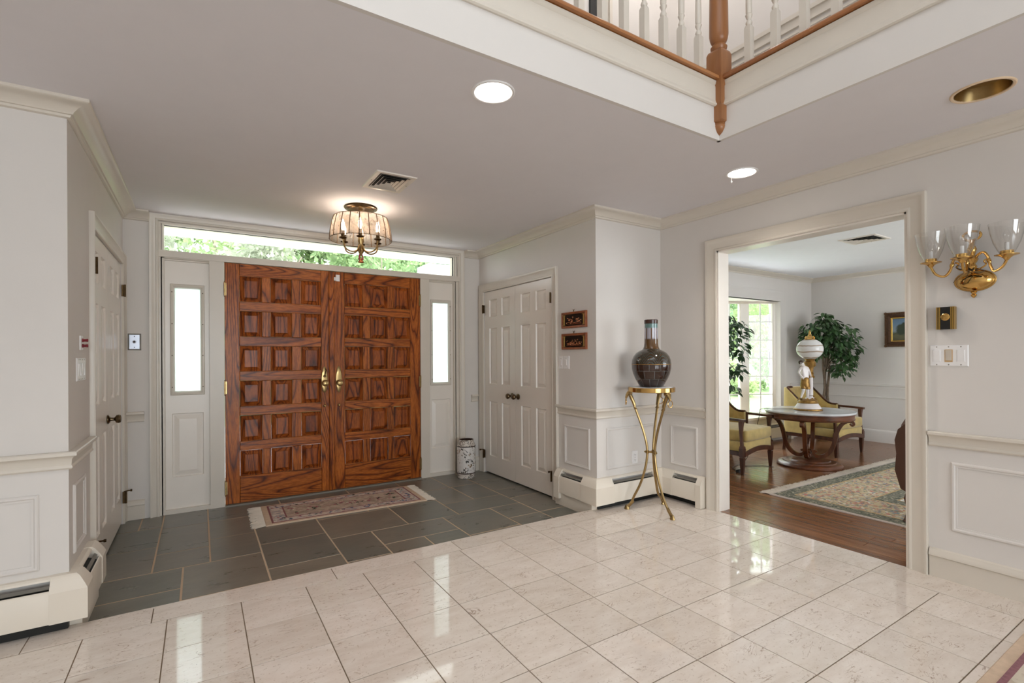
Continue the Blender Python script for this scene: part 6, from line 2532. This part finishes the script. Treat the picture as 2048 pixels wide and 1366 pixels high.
kinds = []
for k, (mt, sd) in enumerate((('tree_leaf', 1), ('tree_leaf_dull', 2), ('tree_leaf_deep', 3))):
    kinds.append(leaf_cloud('tree_crown', 7500, crownset(sd, 2.5, 1.7, 8.6, 18), .13, sd + 10, M[mt]))
tk = MB()
tk.tube(smooth_path([(0, 0, -1.0), (.05, 0, 1.0), (-.05, .05, 2.4), (.1, 0, 4.0)], 4), [.17] * 5 + [.13] * 4 + [.09] * 4, 8)
for a, h_ in ((.3, 1.9), (2.4, 2.2), (4.4, 2.0), (5.4, 2.8), (1.4, 2.9)):
    tk.tube(smooth_path([(0, 0, h_), (.5 * math.cos(a), .5 * math.sin(a), h_ + .7), (1.3 * math.cos(a), 1.3 * math.sin(a), h_ + 1.3), (1.9 * math.cos(a), 1.9 * math.sin(a), h_ + 2.3)], 4), [.08] * 4 + [.055] * 5 + [.03] * 4, 6)
trunk0 = None
TREES = [(-2.2, 14.6, 1, .80, 0, 'grey green twiggy tree behind the far left end of the transom'), (1.2, 13.0, 1, .60, 2, 'grey green forked tree seen left of the pleated light through the transom'),
         (5.0, 15.8, 0, .78, 3, 'bright green tree behind the pleated ceiling light in the transom'), (9.9, 15.0, 2, .85, 4, 'deep green tree left of the porch column in the transom'),
         (14.6, 15.6, 2, .85, 5, 'deep green tree right of the porch column'), (-4.6, 20.0, 1, 1.0, 3, 'grey green tree far behind the transom, beyond the leftmost tree'),
         (1.4, 20.2, 0, 1.0, 6, 'bright green tree standing behind the forked grey tree'), (7.6, 20.6, 2, 1.05, 1, 'deep green tree in the back row outside the transom'),
         (21.6, 16.6, 2, .75, 0, 'deep green tree at the far left of the bow window view'), (26.6, 16.4, 0, .75, 4, 'bright green tree in the middle of the bow window view'),
         (32.0, 18.2, 0, .80, 1, 'bright green tree in the right panes of the bow window'), (37.4, 20.6, 2, .85, 3, 'deep green tree near the stone wall in the bow window view'),
         (28.4, 21.6, 0, .80, 2, 'bright green tree high on the slope behind the left panes'), (34.4, 23.6, 2, .80, 0, 'deep green tree high on the slope behind the right panes')]
for k, (x, y, kd, sc, rz, lab) in enumerate(TREES):
    z = lawn_h(x, y)
    t = thing('tree', lab, 'tree', (x, y, z), rz, 'trees beyond the house')
    link('crown', kinds[kd], t)
    if trunk0 is None:
        trunk0 = tk.build('trunk', M['tree_bark'], t).data
    else:
        link('trunk', trunk0, t)
    t.scale = (sc, sc, sc)
# the wood behind, too far to tell tree from tree
rr = random.Random(77)
bl = []
for q in range(170):
    f = rr.random()
    if q % 2:
        bl.append((-9 + 34 * f, 36 + rr.uniform(-3, 3), rr.uniform(-1, 14) + lawn_h(0, 33), rr.uniform(2.2, 3.4)))
    else:
        x = 36 + 44 * f
        bl.append((x, 31 + rr.uniform(-2, 3), rr.uniform(-1, 25) + lawn_h(0, 31), rr.uniform(2.4, 3.8)))
link('treeline', leaf_cloud('treeline', 70000, bl, .36, 5, M['tree_leaf']))
tag(bpy.data.objects['treeline'], 'distant bright green wood closing the view beyond the lawn', 'woods')
stuff(bpy.data.objects['treeline'])
sh = leaf_cloud('shrub_leaves', 1600, blobset(9, .8, .7, 9), .075, 30, M['tree_leaf'])
st_ = MB()
for a in range(5):
    st_.tube([(0, 0, -.2), (.15 * math.cos(a * 1.26), .15 * math.sin(a * 1.26), .4), (.45 * math.cos(a * 1.26), .45 * math.sin(a * 1.26), .9)], [.03, .02, .012], 6)
stem0 = None
SHL = ['shrub nearest to the bow window on the lawn', 'second shrub up the lawn outside the bow window', 'shrub in front of the middle trees of the bow window view', 'shrub behind the nearest two on the lawn',
       'shrub highest on the slope in the bow window view', 'shrub left of the nearest one on the lawn']
for k, (x, y, sc) in enumerate([(17.6, 11.4, 1.0), (20.4, 12.4, 1.1), (23.2, 13.6, 1.2), (19.0, 14.2, 1.1), (25.6, 14.0, 1.1), (16.0, 12.8, 1.0)]):
    t = thing('shrub', SHL[k], 'shrub', (x, y, lawn_h(x, y)), k * 1.7, 'shrubs on the sloping lawn')
    link('leaves', sh, t)
    if stem0 is None:
        stem0 = st_.build('stems', M['tree_bark'], t).data
    else:
        link('stems', stem0, t)
    t.scale = (sc, sc, sc)
bpy.context.view_layer.update()
